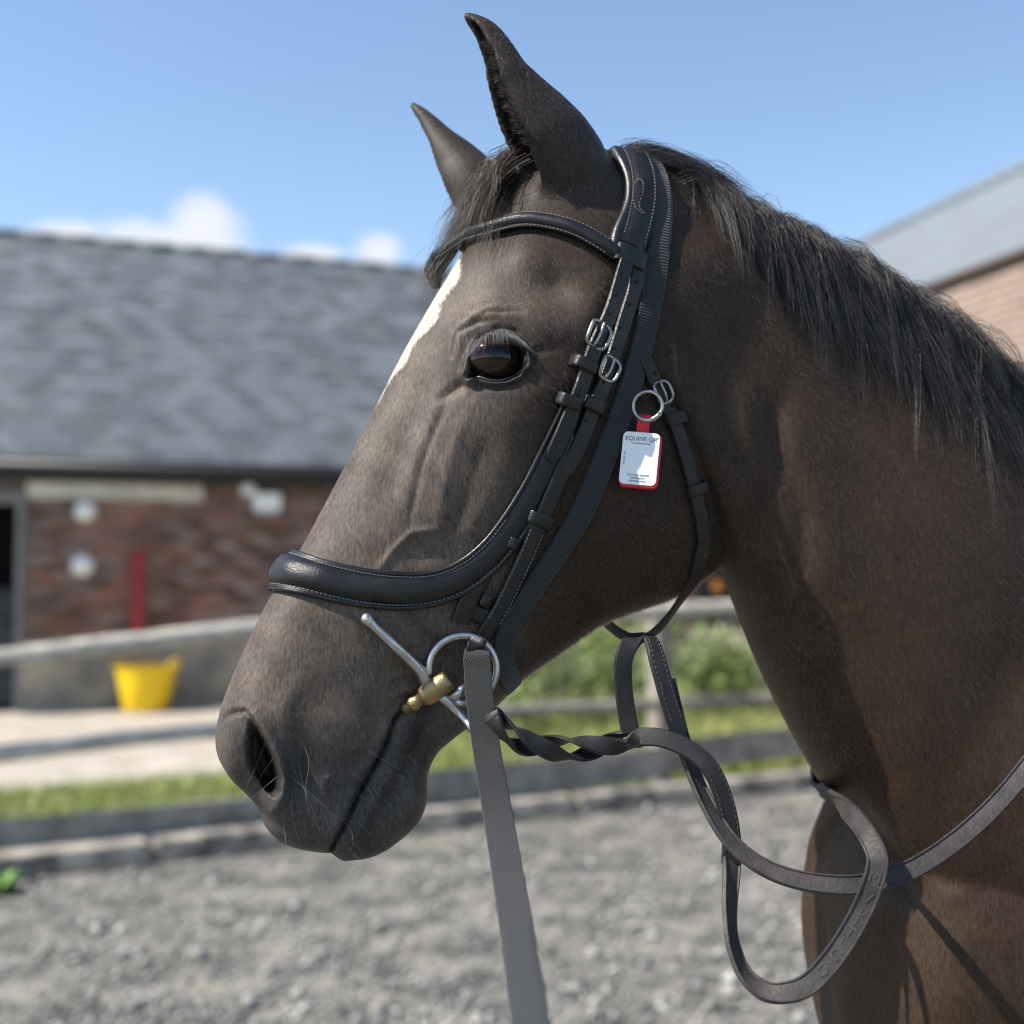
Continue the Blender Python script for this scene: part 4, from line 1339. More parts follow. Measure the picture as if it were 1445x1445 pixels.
# twisted run from the bit to the throatlash loop, two strands round each other
tw = cr(np.array([at(694, 1008, .985), at(712, 1030, .985), at(745, 1050, .99), at(785, 1056, 1.0), at(830, 1056, 1.005), at(872, 1048, 1.01), at(905, 1040, 1.01)]), 14)
tw = resample(tw, .003)
def helix(ph, turns, r):
    T = unit(np.gradient(tw, axis=0)); s = np.linspace(0, 1, len(tw))
    up = unit(np.cross(T, [0, 1, 0])) ; bk = np.cross(T, up)
    a = ph + turns * 2 * math.pi * s
    rr = r * np.sin(np.clip(s * 1.05, 0, 1) * math.pi) ** .4
    q = tw + (rr[:, None]) * (np.cos(a)[:, None] * up + np.sin(a)[:, None] * bk)
    n = np.cos(a)[:, None] * up + np.sin(a)[:, None] * bk
    return q, n
def clear(P, Nn, off, flat=1):
    """keep a strap off the hide, and lay it flat where it touches"""
    P, Nn = P.copy(), Nn.copy()
    for i in range(len(P)):
        h = bvh.find_nearest(Vector(P[i]), .08)
        if h[0] is None: continue
        q, m = np.array(h[0]), np.array(h[1])
        d = np.dot(P[i] - q, m)
        if d < off: P[i] = q + m * off
        k = float(sstep(.03, .008, d)) * flat
        Nn[i] = unit(Nn[i] * (1 - k) + m * k)
    return P, Nn
def rein(name, segs, W, mat, prof=None, hide=None):
    P = np.vstack([s[0] for s in segs]); Nn = np.vstack([s[1] for s in segs])
    for i in range(1, len(P)):
        pass
    A = resample(np.hstack([P, Nn]), .003)
    A = smooth_rows(A, 8)
    if hide:
        for _ in range(3):
            A = smooth_rows(np.hstack(clear(A[:, :3], unit(A[:, 3:]), *hide)), 8)
    w = np.interp(np.linspace(0, 1, len(A)), *W) if isinstance(W, tuple) else W
    return ribbon(name, A[:, :3], unit(A[:, 3:]), w, prof or flat_profile(.0032), mat, reins)
hA, hAn = helix(R(100), 1.25, .0055)
hB, hBn = helix(R(280), 1.25, .0055)
hA = hA[:int(len(hA) * .93)]; hAn = hAn[:len(hA)]
hB = hB[:int(len(hB) * .90)]; hBn = hBn[:len(hB)]
A1 = free_path([(905, 1040, 1.0, (0, -1, .35)), (935, 1042, .995, (0, -1, .3)), (972, 1058, .99, (.1, -1, .3)), (1002, 1085, .985, (.25, -1, .2)), (1020, 1125, .985, (.25, -1, .1)), (1031, 1175, .985, (.1, -1, 0)), (1031, 1218, .985, (0, -1, 0))])
reinA, frA = rein('leather_rein', [(hA, hAn), A1], .0148, M_rein)
stitches(frA, (-.72, .72), reinA, a=.74, b_=.97, h=.0036, step=.0042, mat=M_thread)
GRIP = [(-1, 0), (-1, .0026), (-.93, .0036), (-.80, .0036), (-.72, .0024), (0, .0026), (.72, .0024), (.80, .0036), (.93, .0036), (1, .0026), (1, 0)]
A2 = free_path([(1032, 1208, .988, (.1, -1, 0)), (1030, 1240, .975, (.45, -1, 0)), (1027, 1285, .96, (.8, -1, 0)), (1031, 1330, .945, (.9, -.8, .2)), (1048, 1374, .935, (.6, -.6, .5)), (1076, 1398, .925, (.2, -.7, .7)), (1106, 1402, .92, (0, -.8, .7)),
                (1142, 1388, .92, (-.2, -.9, .5)), (1178, 1348, .92, (-.3, -1, .3)), (1208, 1300, .925, (-.3, -1, .2)), (1230, 1250, .925, (-.2, -1, .1)), (1238, 1210, .93, (-.3, -1, .1)), (1222, 1172, .945, (-.75, -.8, .2)), (1196, 1142, .985, (-.8, -.7, .1)),
                (1181, 1127, 1.06, (-.8, -.4, -.3)), (1172, 1117, 1.12, (-.75, 0, -.6)), (1169, 1103, 1.19, (-.75, .2, -.6)), (1178, 1072, 1.25, (-.6, .6, -.4)), (1240, 985, 1.33, (0, 1, 0))])
gA, frG = rein('rubber_rein_grip', [A2], .0158, M_rubber, prof=GRIP, hide=(.004, 0))
B1 = free_path([(890, 1036, 1.018, (0, -1, .1)), (884, 1006, 1.02, (.15, -1, 0)), (879, 965, 1.02, (.25, -1, 0)), (880, 930, 1.02, (.2, -1, 0)), (890, 908, 1.025, (.2, -.7, .7)), (905, 898, 1.035, (0, .1, 1)), (918, 906, 1.03, (.4, -.6, .7)),
                (928, 935, 1.015, (.35, -1, .2)), (942, 985, 1.01, (.3, -1, .1)), (958, 1035, 1.01, (.3, -1, .1))])
reinB, frB = rein('leather_rein', [(hB, hBn), B1], .0150, M_rein)
stitches(frB, (-.6, .6), reinB, a=.72, b_=.97, h=.0036, step=.0042, mat=M_thread)
sp1, _ = surf(1330, 1205, 10); sp2, _ = surf(1440, 1100, 10); sp3, _ = surf(1480, 1040, 10)
B2 = free_path([(940, 960, 1.012, (.45, -1, .1)), (957, 1030, 1.012, (.6, -1, .1)), (976, 1090, 1.0, (.75, -.9, .2)), (1000, 1142, .985, (.6, -.8, .5)), (1030, 1188, .97, (.4, -.8, .7)), (1068, 1220, .955, (.2, -.8, .8)), (1115, 1240, .945, (0, -.85, .7)),
                (1170, 1249, .94, (0, -.9, .6)), (1225, 1247, .94, (-.1, -1, .6)), (1285, 1228, .945, (-.2, -1, .6)), (1345, 1190, .955, (-.3, -1, .6)), (1400, 1142, .965, (-.4, -1, .6)),
                (1442, 1094, .975, (-.4, -1, .6)), (1500, 1015, .985, (-.4, -1, .5)), (1570, 920, 1.0, (-.3, -1, .5)), (1640, 800, 1.08, (-.2, -.8, .8)), (1690, 735, 1.20, (0, 0, 1))])
gB, frGB = rein('rubber_rein_grip', [B2], .0150, M_rubber, prof=GRIP, hide=(.005, 1))
# raised grip letters worn into the rubber, and the raised seam along it
def text_mesh(s, size, origin, right, up, mat, name, parent, ext=.0002, align='CENTER'):
    cu = bpy.data.curves.new(name, 'FONT'); cu.body = s; cu.size = 1; cu.align_x = align; cu.align_y = 'CENTER'; cu.resolution_u = 3
    tmp = bpy.data.objects.new('tmp', cu); COL.objects.link(tmp)
    dg = bpy.context.evaluated_depsgraph_get()
    m = bpy.data.meshes.new_from_object(tmp.evaluated_get(dg))
    bpy.data.objects.remove(tmp); bpy.data.curves.remove(cu)
    bm = bmesh.new(); bm.from_mesh(m)
    r = bmesh.ops.extrude_face_region(bm, geom=bm.faces[:])
    for v in r['geom']:
        if isinstance(v, bmesh.types.BMVert): v.co.z += 1
    right, up = unit(right), unit(up); nrm = np.cross(right, up)
    Vt = np.array([np.asarray(origin) + right * v.co.x * size + up * v.co.y * size + nrm * v.co.z * ext for v in bm.verts])
    bm.verts.index_update()
    Ft = [tuple(v.index for v in f.verts) for f in bm.faces]
    bm.free(); bpy.data.meshes.remove(m)
    return mk(name, Vt, Ft, mat, parent, smooth=False)
M_letter = simple('worn_raised_rubber', (.055, .047, .046), .6)
P, Bv, Nb, T, W = frG
gp_ = np.stack(project(P), 1)
for ch, (lx, ly) in zip('DCLTI+VM', ((1158, 1368), (1178, 1347), (1191, 1331), (1199, 1318), (1208, 1300), (1215, 1290), (1226, 1268), (1234, 1240))):
    i = int(np.argmin(np.hypot(gp_[:, 0] - lx, gp_[:, 1] - ly)))
    text_mesh(ch, .012, P[i] + Nb[i] * .0024, np.cross(T[i], Nb[i]), T[i], M_letter, 'grip_letter', gA, ext=.0007)

# ---- the tag on its ring
tp, tn = surf(903, 645, 20)
tY = tp[1] - .016
tagt = empty('horse_tag', tuple(at(904, 600, tY)), 'white identification tag in a red case hanging from a ring on the cheek strap', 'tag')
rot = R(-5.5)
tr = np.array([math.cos(rot), -.15, math.sin(rot)]); tr = unit(tr)
tu = unit(np.array([-math.sin(rot), .11, math.cos(rot)])); tnn = unit(np.cross(tr, tu)); tu = np.cross(tnn, tr)
tc_ = at(902.5, 647, tY)
def rrect(w, h, r, n=6):
    out = []
    for cx, cy, a0 in ((w / 2 - r, h / 2 - r, 0), (-w / 2 + r, h / 2 - r, 90), (-w / 2 + r, -h / 2 + r, 180), (w / 2 - r, -h / 2 + r, 270)):
        for k in range(n):
            a = R(a0 + 90 * k / (n - 1)); out.append((cx + r * math.cos(a), cy + r * math.sin(a)))
    return np.array(out)
def slab(w, h, r, z0, z1, bev, off=(0, 0)):
    rings = []
    for s, z in ((bev, z0), (0, z0 + bev), (0, z1 - bev), (bev, z1)):
        q = rrect(w - 2 * s, h - 2 * s, max(r - s, .0003))
        rings.append(tc_ + tr * (q[:, :1] + off[0]) + tu * (q[:, 1:] + off[1]) + tnn * z)
    return rings_mesh(np.array(rings))
pxm = tY / FPX
mk('tag_case', *slab(55.5 * pxm, 80 * pxm, 8.5 * pxm, -.0065, -.0004, .0009, (.0008, -.0012)), M_red, tagt, sharp=40)
face = mk('tag_face', *slab(52.5 * pxm, 76 * pxm, 7.5 * pxm, -.0008, .0003, .0002), M_white, tagt, sharp=40)
def tpt(dx, dy): return tc_ + tr * dx * pxm + tu * dy * pxm + tnn * .0004
text_mesh('EQUINE QR', 8.6 * pxm, tpt(0, 28), tr, tu, M_ink, 'tag_lettering', face, .0001)
text_mesh('®', 3.2 * pxm, tpt(23, 30.5), tr, tu, M_ink, 'tag_lettering', face, .0001)
text_mesh('FOR HORSE & RIDER', 2.9 * pxm, tpt(0, 21.5), tr, tu, M_ink, 'tag_lettering', face, .0001)
for k, s in enumerate(('SCAN FOR EQUINE', 'EMERGENCY', 'INFORMATION')):
    text_mesh(s, 3.6 * pxm, tpt(0, -24.5 - 4.3 * k), tr, tu, M_ink, 'tag_lettering', face, .0001)
text_mesh('REG DES  APPL', 2.9 * pxm, tpt(-21.5, 0), tu, -tr, M_ink, 'tag_lettering', face, .0001)
# red loop
lw = 18 * pxm
Pl = np.array([tpt(0, 36) - tnn * .003, tpt(.5, 44) - tnn * .0005, tpt(1, 54) + tnn * .001, tpt(1.2, 60) + tnn * .001, tpt(1.3, 63) - tnn * .002, tpt(1.2, 58) - tnn * .0045, tpt(0, 38) - tnn * .005])
Pl = cr(Pl, 5)
nl_ = unit(np.cross(np.gradient(Pl, axis=0), tr)); 
ribbon('tag_loop', Pl, -nl_ if np.dot(nl_[4], tnn) < 0 else nl_, lw, flat_profile(.0012, .1), M_red, tagt)
a = np.linspace(0, 2 * math.pi, 48, endpoint=False)
rc = at(914, 573, tY - .001); rr_ = 20.5 * pxm
mk('split_ring', *tube(rc + tr * (np.cos(a) * rr_)[:, None] + tu * (np.sin(a) * rr_)[:, None] + tnn * (.0012 * np.sin(a))[:, None], .0016, 10, True), M_nickel, tagt)
mk('ring_gate', *tube(np.array([rc + tr * rr_ * math.cos(t) + tu * rr_ * math.sin(t) for t in (-1.25, -1.0, -.7, -.45)]), .0022, 10), M_nickel, tagt)

# ================================================================== BACKGROUND
def gp(px_, py_): return ground(px_, py_)
M_gravel = None
def ground_mat(name, c1, c2, c3, s1, s2, bump):
    m, nt, b = new_mat(name)
    tc = nt.nodes.new('ShaderNodeTexCoord')
    n1 = nt.nodes.new('ShaderNodeTexNoise'); n1.inputs['Scale'].default_value = s1; n1.inputs['Detail'].default_value = 6; n1.inputs['Roughness'].default_value = .65
    v = nt.nodes.new('ShaderNodeTexVoronoi'); v.inputs['Scale'].default_value = s2
    nt.links.new(tc.outputs['Object'], n1.inputs['Vector']); nt.links.new(tc.outputs['Object'], v.inputs['Vector'])
    r1 = nt.nodes.new('ShaderNodeValToRGB')
    r1.color_ramp.elements[0].position = .42; r1.color_ramp.elements[0].color = (*c1, 1)
    r1.color_ramp.elements[1].position = .61; r1.color_ramp.elements[1].color = (*c2, 1)
    nt.links.new(n1.outputs['Fac'], r1.inputs['Fac'])
    mx = nt.nodes.new('ShaderNodeMixRGB'); mx.inputs['Color2'].default_value = (*c3, 1)
    nt.links.new(r1.outputs[0], mx.inputs['Color1'])
    sp = nt.nodes.new('ShaderNodeSeparateColor'); nt.links.new(v.outputs['Color'], sp.inputs[0])
    mr = nt.nodes.new('ShaderNodeMapRange'); mr.inputs['From Min'].default_value = .55; mr.inputs['From Max'].default_value = 1; mr.inputs['To Max'].default_value = .8
    nt.links.new(sp.outputs[0], mr.inputs['Value']); nt.links.new(mr.outputs[0], mx.inputs['Fac'])
    nt.links.new(mx.outputs[0], b.inputs['Base Color'])
    b.inputs['Roughness'].default_value = .9; b.inputs['Specular IOR Level'].default_value = .2
    bp_2 = nt.nodes.new('ShaderNodeBump'); bp_2.inputs['Strength'].default_value = bump; bp_2.inputs['Distance'].default_value = .02
    nt.links.new(v.outputs['Distance'], bp_2.inputs['Height']); nt.links.new(bp_2.outputs[0], b.inputs['Normal'])
    return m
M_arena = ground_mat('grey_arena_gravel', (.060, .062, .063), (.28, .265, .23), (.32, .305, .265), 4.2, 60, .8)
M_sand = ground_mat('pale_path_grit', (.38, .335, .27), (.53, .475, .40), (.46, .42, .36), 3, 90, .4)
M_turf = ground_mat('turf_soil', (.13, .15, .045), (.22, .26, .075), (.2, .22, .07), 6, 40, .4)
M_land = ground_mat('far_ground', (.07, .09, .03), (.11, .12, .05), (.1, .11, .04), .4, 3, .3)
def sheet(name, pts, z, mat):
    return tag(mk(name, [(x, y, z) for x, y in pts], [tuple(range(len(pts)))], mat, smooth=False), kind='structure')
SD = unit(np.array([4.15, 2.30, 0])); SN = np.array([-SD[1], SD[0], 0])       # along / behind the arena edge
S0 = np.array([-2.22, 5.60, 0])
def se(u, v=0.0, z=0.0): return S0 + SD * u + SN * v + np.array([0, 0, z])
sheet('far_ground', [(-900, -900), (900, -900), (900, 900), (-900, 900)], -.012, M_land)
sheet('yard_path', [tuple(se(-14, .1)[:2]), tuple(se(22, .1)[:2]), tuple(se(22, 16)[:2]), tuple(se(-14, 16)[:2])], -.006, M_sand)
sheet('arena_ground', [(-16, -10), (16, -10), tuple(se(18, .12)[:2]), tuple(se(-14, .12)[:2])], 0, M_arena)
g0, g1 = gp(0, 1112), gp(300, 1082)
sheet('grass_verge', [tuple(se(-6, .15)[:2]), tuple(se(12, .15)[:2]), tuple(se(12, 5.0)[:2]), tuple(se(5.0, 4.4)[:2]), tuple(se(2.6, 2.3)[:2]), tuple(se(-6, 2.1)[:2])], 0.0, M_turf)

# loose stones on the arena surface
n = 15000
r_ = rng.uniform(0, 1, n)
yy = 2.6 + 5.4 * r_ ** 1.3; xx = rng.uniform(-.52, .5, n) * (yy + .6)
keep = ((np.stack([xx, yy], 1) - S0[:2]) @ SN[:2]) < -.06
xx, yy = xx[keep], yy[keep]; n = len(xx)
octv = np.array([(1, 0, 0), (-1, 0, 0), (0, 1, 0), (0, -1, 0), (0, 0, 1), (0, 0, -.5)], float)
octf = np.array([(0, 2, 4), (2, 1, 4), (1, 3, 4), (3, 0, 4), (2, 0, 5), (1, 2, 5), (3, 1, 5), (0, 3, 5)])
sz = rng.gamma(2.2, .0042, n) + .004
an = rng.uniform(0, 6.28, n)
Vs = octv[None] * rng.uniform(.6, 1.3, (n, 6, 1)) * sz[:, None, None]
ca_, sa_ = np.cos(an)[:, None], np.sin(an)[:, None]
Vs = np.stack([Vs[..., 0] * ca_ - Vs[..., 1] * sa_ * .8, Vs[..., 0] * sa_ + Vs[..., 1] * ca_ * .8, Vs[..., 2] * .7], -1)
Vs += np.stack([xx, yy, sz * .3], 1)[:, None]
Fs = (octf[None] + (np.arange(n) * 6)[:, None, None]).reshape(-1, 3)
M_stone = simple('pale_stone', (.40, .385, .35), .85, noise=.5, nscale=3, rand=.45)
tag(mk('gravel', Vs.reshape(-1, 3), Fs, M_stone, smooth=False), 'loose grey gravel on the arena surface', 'gravel', kind='stuff')

# wood
M_wood = simple('weathered_rail', (.64, .585, .49), .85, noise=.5, nscale=9, stretch=(1, 1, 6), bump=.5, bscale=30, col2=(.30, .28, .26))
M_wood_dark = simple('dark_board', (.18, .16, .135), .85, noise=.5, nscale=7, bump=.5, bscale=30, col2=(.36, .325, .28))
M_sleeper = simple('sleeper_wood', (.42, .38, .32), .9, noise=.6, nscale=7, bump=.6, bscale=25, col2=(.10, .092, .085))
def pole(p0, p1, r, wob, sides=12, seg=14, flat=1.0):
    t = np.linspace(0, 1, seg)[:, None]
    P = np.asarray(p0) * (1 - t) + np.asarray(p1) * t
    P = P + np.cumsum(rng.normal(size=(seg, 3)) * wob * .4, axis=0) * np.sin(t * math.pi)
    Vp, Fp = tube(P, r * (1 + rng.normal(size=seg) * .06), sides)
    return Vp, Fp
fence = empty('post_and_rail_fence', tuple(se(4.5, .35)), 'weathered grey post and rail timber fence along the arena edge', 'fence')
def fe(u, z, v=.35): return se(u, v, z)
def fu(px_):                                   # where the fence line crosses a picture column
    d = ray(px_, 900); A_ = np.array([[d[0], -SD[0]], [d[1], -SD[1]]]); o_ = se(0, .35)
    return np.linalg.solve(A_, o_[:2] - CAM[:2])[1]
bays = [fu(-120), fu(455), fu(942), fu(1330), fu(1330) + 2.6]
for i in range(len(bays)):
    p = bays[i]
    mk('post', *box(fe(p, 0, .38) - SD * .05, SD * .10, SN * .12, (0, 0, 1.22 + .05 * math.sin(i * 3))), M_wood_dark if i else M_wood, fence, smooth=False)
tops = [(.93, 1.10), (1.14, 1.12), (1.13, 1.16), (1.15, 1.15)]
mids = [(.50, .565), (.57, .55), (.55, .55), (.55, .56)]
for i in range(4):
    a_, b_2 = bays[i] - .05, bays[i + 1] + .05
    mk('rail', *pole(fe(a_, tops[i][0], .35), fe(b_2, tops[i][1], .35), .046 if i < 1 else .05, .006), M_wood, fence)
    mk('rail', *pole(fe(a_, mids[i][0], .34), fe(b_2, mids[i][1], .34), .043 if i < 1 else .036, .006), M_wood if i < 1 else M_wood_dark, fence)
    z0 = (.02, .06, .13, .2)[i]
    mk('kick_board', *box(fe(a_ + .06, z0, .31), SD * (b_2 - a_ - .11) + np.array([0, 0, (.0, .04, .05, .04)[i]]), SN * .045, (0, 0, .19)), M_wood_dark, fence, smooth=False)
# sleepers along the edge: separate lengths laid end to end
u = -1.75
first = None
k = 0
while u < 9:
    L_ = 2.35
    c = box((0, 0, 0), (L_, 0, 0), (0, .21, 0), (0, 0, .10))
    if first is None:
        bm = bmesh.new()
        vs = [bm.verts.new(v) for v in c[0]]
        for f in c[1]: bm.faces.new([vs[i] for i in f])
        bmesh.ops.recalc_face_normals(bm, faces=bm.faces[:])
        bmesh.ops.bevel(bm, geom=bm.edges[:], offset=.012, segments=2, affect='EDGES')
        ms = bpy.data.meshes.new('timber_sleeper'); bm.to_mesh(ms); bm.free(); ms.materials.append(M_sleeper)
        first = o = bpy.data.objects.new('timber_sleeper', ms); COL.objects.link(o)
    else:
        o = copy_of(first)
    o.location = tuple(se(u, 0, .0)); o.rotation_euler = (0, 0, math.atan2(SD[1], SD[0]) + R(.6 * math.sin(k * 2.3)))
    lab = ['pale worn sleeper at the arena edge below the yellow tub', 'dark sleeper at the arena edge behind the horse muzzle', 'weathered sleeper at the arena edge under the twisted reins',
           'far sleeper at the arena edge beside the horse chest', 'farthest sleeper at the arena edge behind the horse neck'][min(k, 4)]
    tag(o, lab, 'sleeper', 'sleepers edging the arena')
    u += L_ + .02; k += 1

# ---- grass and weeds
def blades(n, fpos, hmin, hmax, name, label, mat, wide=.006):
    xy = fpos(n)
    n = len(xy)
    h = rng.uniform(hmin, hmax, n); a = rng.uniform(0, 6.28, n)
    lean = rng.normal(size=(n, 2)) * .35 * h[:, None]
    d = np.stack([np.cos(a), np.sin(a)], 1) * wide
    z = np.zeros(n)
    b0 = np.column_stack([xy - d, z]); b1 = np.column_stack([xy + d, z])
    m0 = np.column_stack([xy - d * .7 + lean * .35, h * .6]); m1 = np.column_stack([xy + d * .7 + lean * .35, h * .6])
    t = np.column_stack([xy + lean, h])
    Vb_ = np.stack([b0, b1, m1, m0, t], 1).reshape(-1, 3)
    o = (np.arange(n) * 5)[:, None]
    F = np.vstack([o + np.array([[0, 1, 2]]), o + np.array([[0, 2, 3]]), o + np.array([[3, 2, 4]])])
    return tag(mk(name, Vb_, F, mat, smooth=False), label, 'grass', kind='stuff')
M_grass = simple('grass_blade', (.30, .38, .08), .6, noise=.5, nscale=1.2, col2=(.36, .35, .14), rand=.3)
M_weed = simple('weed_leaf', (.20, .29, .07), .6, noise=.5, nscale=8, col2=(.25, .31, .11), rand=.3)
M_seed = simple('pale_seed_head', (.50, .48, .36), .8, rand=.2)
M_stem = simple('weed_stem', (.16, .17, .07), .8)
def strip_l(n):
    u = rng.uniform(-2.4, 3.2, n); v = rng.uniform(.5, 2.1, n)
    return np.array([se(a, b)[:2] for a, b in zip(u, v)])
def strip_r(n):
    u = rng.uniform(2.9, 9, n); v = rng.uniform(.5, 4.2, n)
    return np.array([se(a, b)[:2] for a, b in zip(u, v)])
def foot(n):
    u = rng.uniform(-2.4, 7, n); v = .27 + rng.normal(size=n) * .03
    k = np.sin(u * 3.1) + np.sin(u * 7.7 + 1) > .3
    return np.array([se(a, b)[:2] for a, b in zip(u[k], v[k])])
blades(20000, strip_l, .05, .13, 'grass_strip', 'short yellow green grass strip between the fence and the pale path', M_grass)
blades(22000, strip_r, .10, .30, 'rough_grass', 'bright long rough grass behind the fence right of the post', M_grass, .007)
blades(900, foot, .04, .12, 'edge_grass', 'thin tufts of grass between the sleepers and the fence boards', M_grass)
def weed(x, y, h, r, seed, label, pale=False):
    g = np.random.default_rng(seed)
    t = empty('weed_plant', (x, y, 0), label, 'plant', 'tall weeds behind the fence')
    mb = MB()
    ns_ = 9
    tips = []
    for k in range(ns_):
        a = g.uniform(0, 6.28); rr2 = r * g.uniform(.2, 1)
        P = np.array([(x + rr2 * .3 * math.cos(a), y + rr2 * .3 * math.sin(a), 0), (x + rr2 * .7 * math.cos(a), y + rr2 * .7 * math.sin(a), h * .55), (x + rr2 * math.cos(a), y + rr2 * math.sin(a), h * g.uniform(.75, 1.05))])
        P = cr(P, 4); tips.append(P)
        mb.add(tube(P, np.linspace(.009, .003, len(P)), 5))
    mb.build('stem', M_stem, t)
    n = 700
    T_ = np.array([tips[i][j] for i, j in zip(g.integers(0, ns_, n), g.integers(2, 9, n))])
    c = T_ + g.normal(size=(n, 3)) * np.array([.075, .075, .06])
    d1 = unit(g.normal(size=(n, 3))); d2 = unit(np.cross(d1, g.normal(size=(n, 3))))
    L_ = g.uniform(.025, .06, n)[:, None]
    Vv = np.stack([c - d1 * L_, c + d2 * L_ * .4, c + d1 * L_, c - d2 * L_ * .4], 1).reshape(-1, 3)
    Vv[:, 2] = np.maximum(Vv[:, 2], .01)
    mk('foliage', Vv, np.arange(n * 4).reshape(-1, 4), M_weed, t, smooth=False)
    if pale:
        n = 260
        T_ = np.array([tips[i][-1] for i in g.integers(0, ns_, n)]); c = T_ + g.normal(size=(n, 3)) * np.array([.06, .06, .05])
        d1 = unit(g.normal(size=(n, 3))); d2 = unit(np.cross(d1, g.normal(size=(n, 3)))); L_ = g.uniform(.014, .03, n)[:, None]
        Vv = np.stack([c - d1 * L_, c + d2 * L_ * .6, c + d1 * L_, c - d2 * L_ * .6], 1).reshape(-1, 3)
        mk('seed_head', Vv, np.arange(n * 4).reshape(-1, 4), M_seed, t, smooth=False, kind='stuff')
for i, (wx, dep, hh, rr2, pale, lab) in enumerate([
        (745, 9.6, .95, .34, False, 'bushy green weed behind the fence, just right of the bit'),
        (800, 10.4, 1.05, .42, False, 'tall bushy weed behind the fence under the horse jaw'),
        (858, 9.9, .92, .32, False, 'leafy weed behind the fence, left of the hanging rein loop'),
        (915, 10.8, 1.0, .30, True, 'weed with pale seed heads directly behind the fence post'),
        (985, 10.5, .80, .36, True, 'pale seeding weed behind the fence, right of the post'),
        (1040, 11.2, .78, .40, True, 'cream seeding weed behind the fence next to the horse neck'),
        (1105, 10.6, .72, .32, True, 'low seeding weed behind the fence, hidden partly by the horse neck'),
        (690, 9.0, .55, .3, False, 'low green weed behind the fence at the horse chin')]):
    weed((wx - 722.5) / FPX * dep, dep, hh, rr2, 40 + i, lab, pale)
# green plant low at the left frame edge
p0_ = gp(-2, 1262)
t = empty('dock_plant', (p0_[0], p0_[1], 0), 'small bright green dock plant at the near end of the pale sleeper', 'plant')
n = 60
a = rng.uniform(0, 6.28, n); L_ = rng.uniform(.05, .12, n)
c = np.array([p0_[0], p0_[1], .01]); dv = np.stack([np.cos(a), np.sin(a), rng.uniform(.2, 1.2, n)], 1)
w_ = np.stack([-np.sin(a), np.cos(a), np.zeros(n)], 1) * .016
mid = c + dv * L_[:, None] * .6; tp_ = c + dv * L_[:, None]; tp_[:, 2] -= .02
mk('leaf_rosette', np.stack([np.broadcast_to(c, (n, 3)), mid + w_, tp_, mid - w_], 1).reshape(-1, 3), np.arange(n * 4).reshape(-1, 4), simple('dock_leaf', (.13, .28, .04), .5), t, smooth=False)

# ================================================================== STABLE
BA = R(21)
BD = np.array([math.cos(BA), math.sin(BA), 0]); BN = np.array([math.sin(BA), -math.cos(BA), 0])   # along the wall, out of the wall
B0 = gp(0, 1004)
UP = np.array([0, 0, 1.0])
def bw(u, z, out=0.0): return B0 + BD * u + UP * z + BN * out
def bu(px_):
    d = ray(px_, 800)
    return np.linalg.solve(np.array([[d[0], -BD[0]], [d[1], -BD[1]]]), B0[:2] - CAM[:2])[1]
def bz(px_, py_):
    d = ray(px_, py_); u_ = bu(px_); p = B0 + BD * u_
    return CAM[2] + d[2] * (p[1] / d[1])
M_brick = simple('stable_brick', (.27, .145, .105), .88, noise=.4, nscale=3, col2=(.14, .09, .078), rand=.55, bump=.4, bscale=60)
M_mortar = simple('mortar', (.20, .17, .15), .95, noise=.3, nscale=10)
M_plinth = simple('rendered_plinth', (.40, .34, .26), .92, noise=.5, nscale=3, col2=(.19, .175, .15))
M_slate = simple('roof_slate', (.098, .114, .128), .62, noise=.45, nscale=3.4, col2=(.135, .154, .168), rand=.32, bump=.3, bscale=20)
M_ridge = simple('ridge_tile', (.16, .165, .17), .75, noise=.4, nscale=5)
M_gutter = simple('black_gutter', (.018, .020, .023), .45)
M_cream = simple('cream_paint', (.66, .62, .50), .7, noise=.25, nscale=4)
M_door = simple('dark_door_boards', (.035, .037, .042), .7, noise=.4, nscale=6)
M_void = simple('interior_shade_black', (.012, .012, .013), .9)  # near black, stands in for the shade behind the doorway
M_frame = simple('grey_door_frame', (.24, .235, .23), .8, noise=.3, nscale=6)
M_lamp = simple('white_lamp_glass', (.80, .80, .78), .25, coat=.5)
M_grey = simple('grey_plastic', (.40, .41, .41), .5)
M_redp = simple('red_paint', (.34, .022, .024), .55, noise=.25, nscale=10)
EAVE = 2.42
stable = empty('stable_building', tuple(B0), 'long brick stable with a slate roof and dark eaves behind the horse head', 'building')
U0, U1 = bu(-260), bu(1020)
du0, du1 = bu(-80), bu(30)                       # doorway
U2 = bu(985)                                     # second dark opening, beyond the horse
mbw = MB()
for a_, b_2 in ((U0, du0), (du1, U2)):
    mbw.add(box(bw(a_, 0, -.012), BD * (b_2 - a_), -BN * .30, UP * EAVE))
mbw.add(box(bw(du0, 2.12, -.012), BD * (du1 - du0), -BN * .30, UP * (EAVE - 2.12)))
mbw.add(box(bw(U2, 2.2, -.012), BD * (U1 - U2), -BN * .30, UP * (EAVE - 2.2)))
mbw.add(box(bw(U0, 0, -4.6), BD * (U1 - U0), -BN * .3, UP * EAVE))
mbw.add(box(bw(U0, 0, -.32), BD * .3, -BN * 4.27, UP * EAVE))
mbw.add(box(bw(U1 - .3, 0, -.32), BD * .3, -BN * 4.27, UP * EAVE))
mbw.build('wall', M_mortar, stable, smooth=False)
PL = .68
mk('plinth', *box(bw(du1 + .005, 0, .022), BD * (U2 - du1 - .01), -BN * .03, UP * PL), M_plinth, stable, smooth=False)
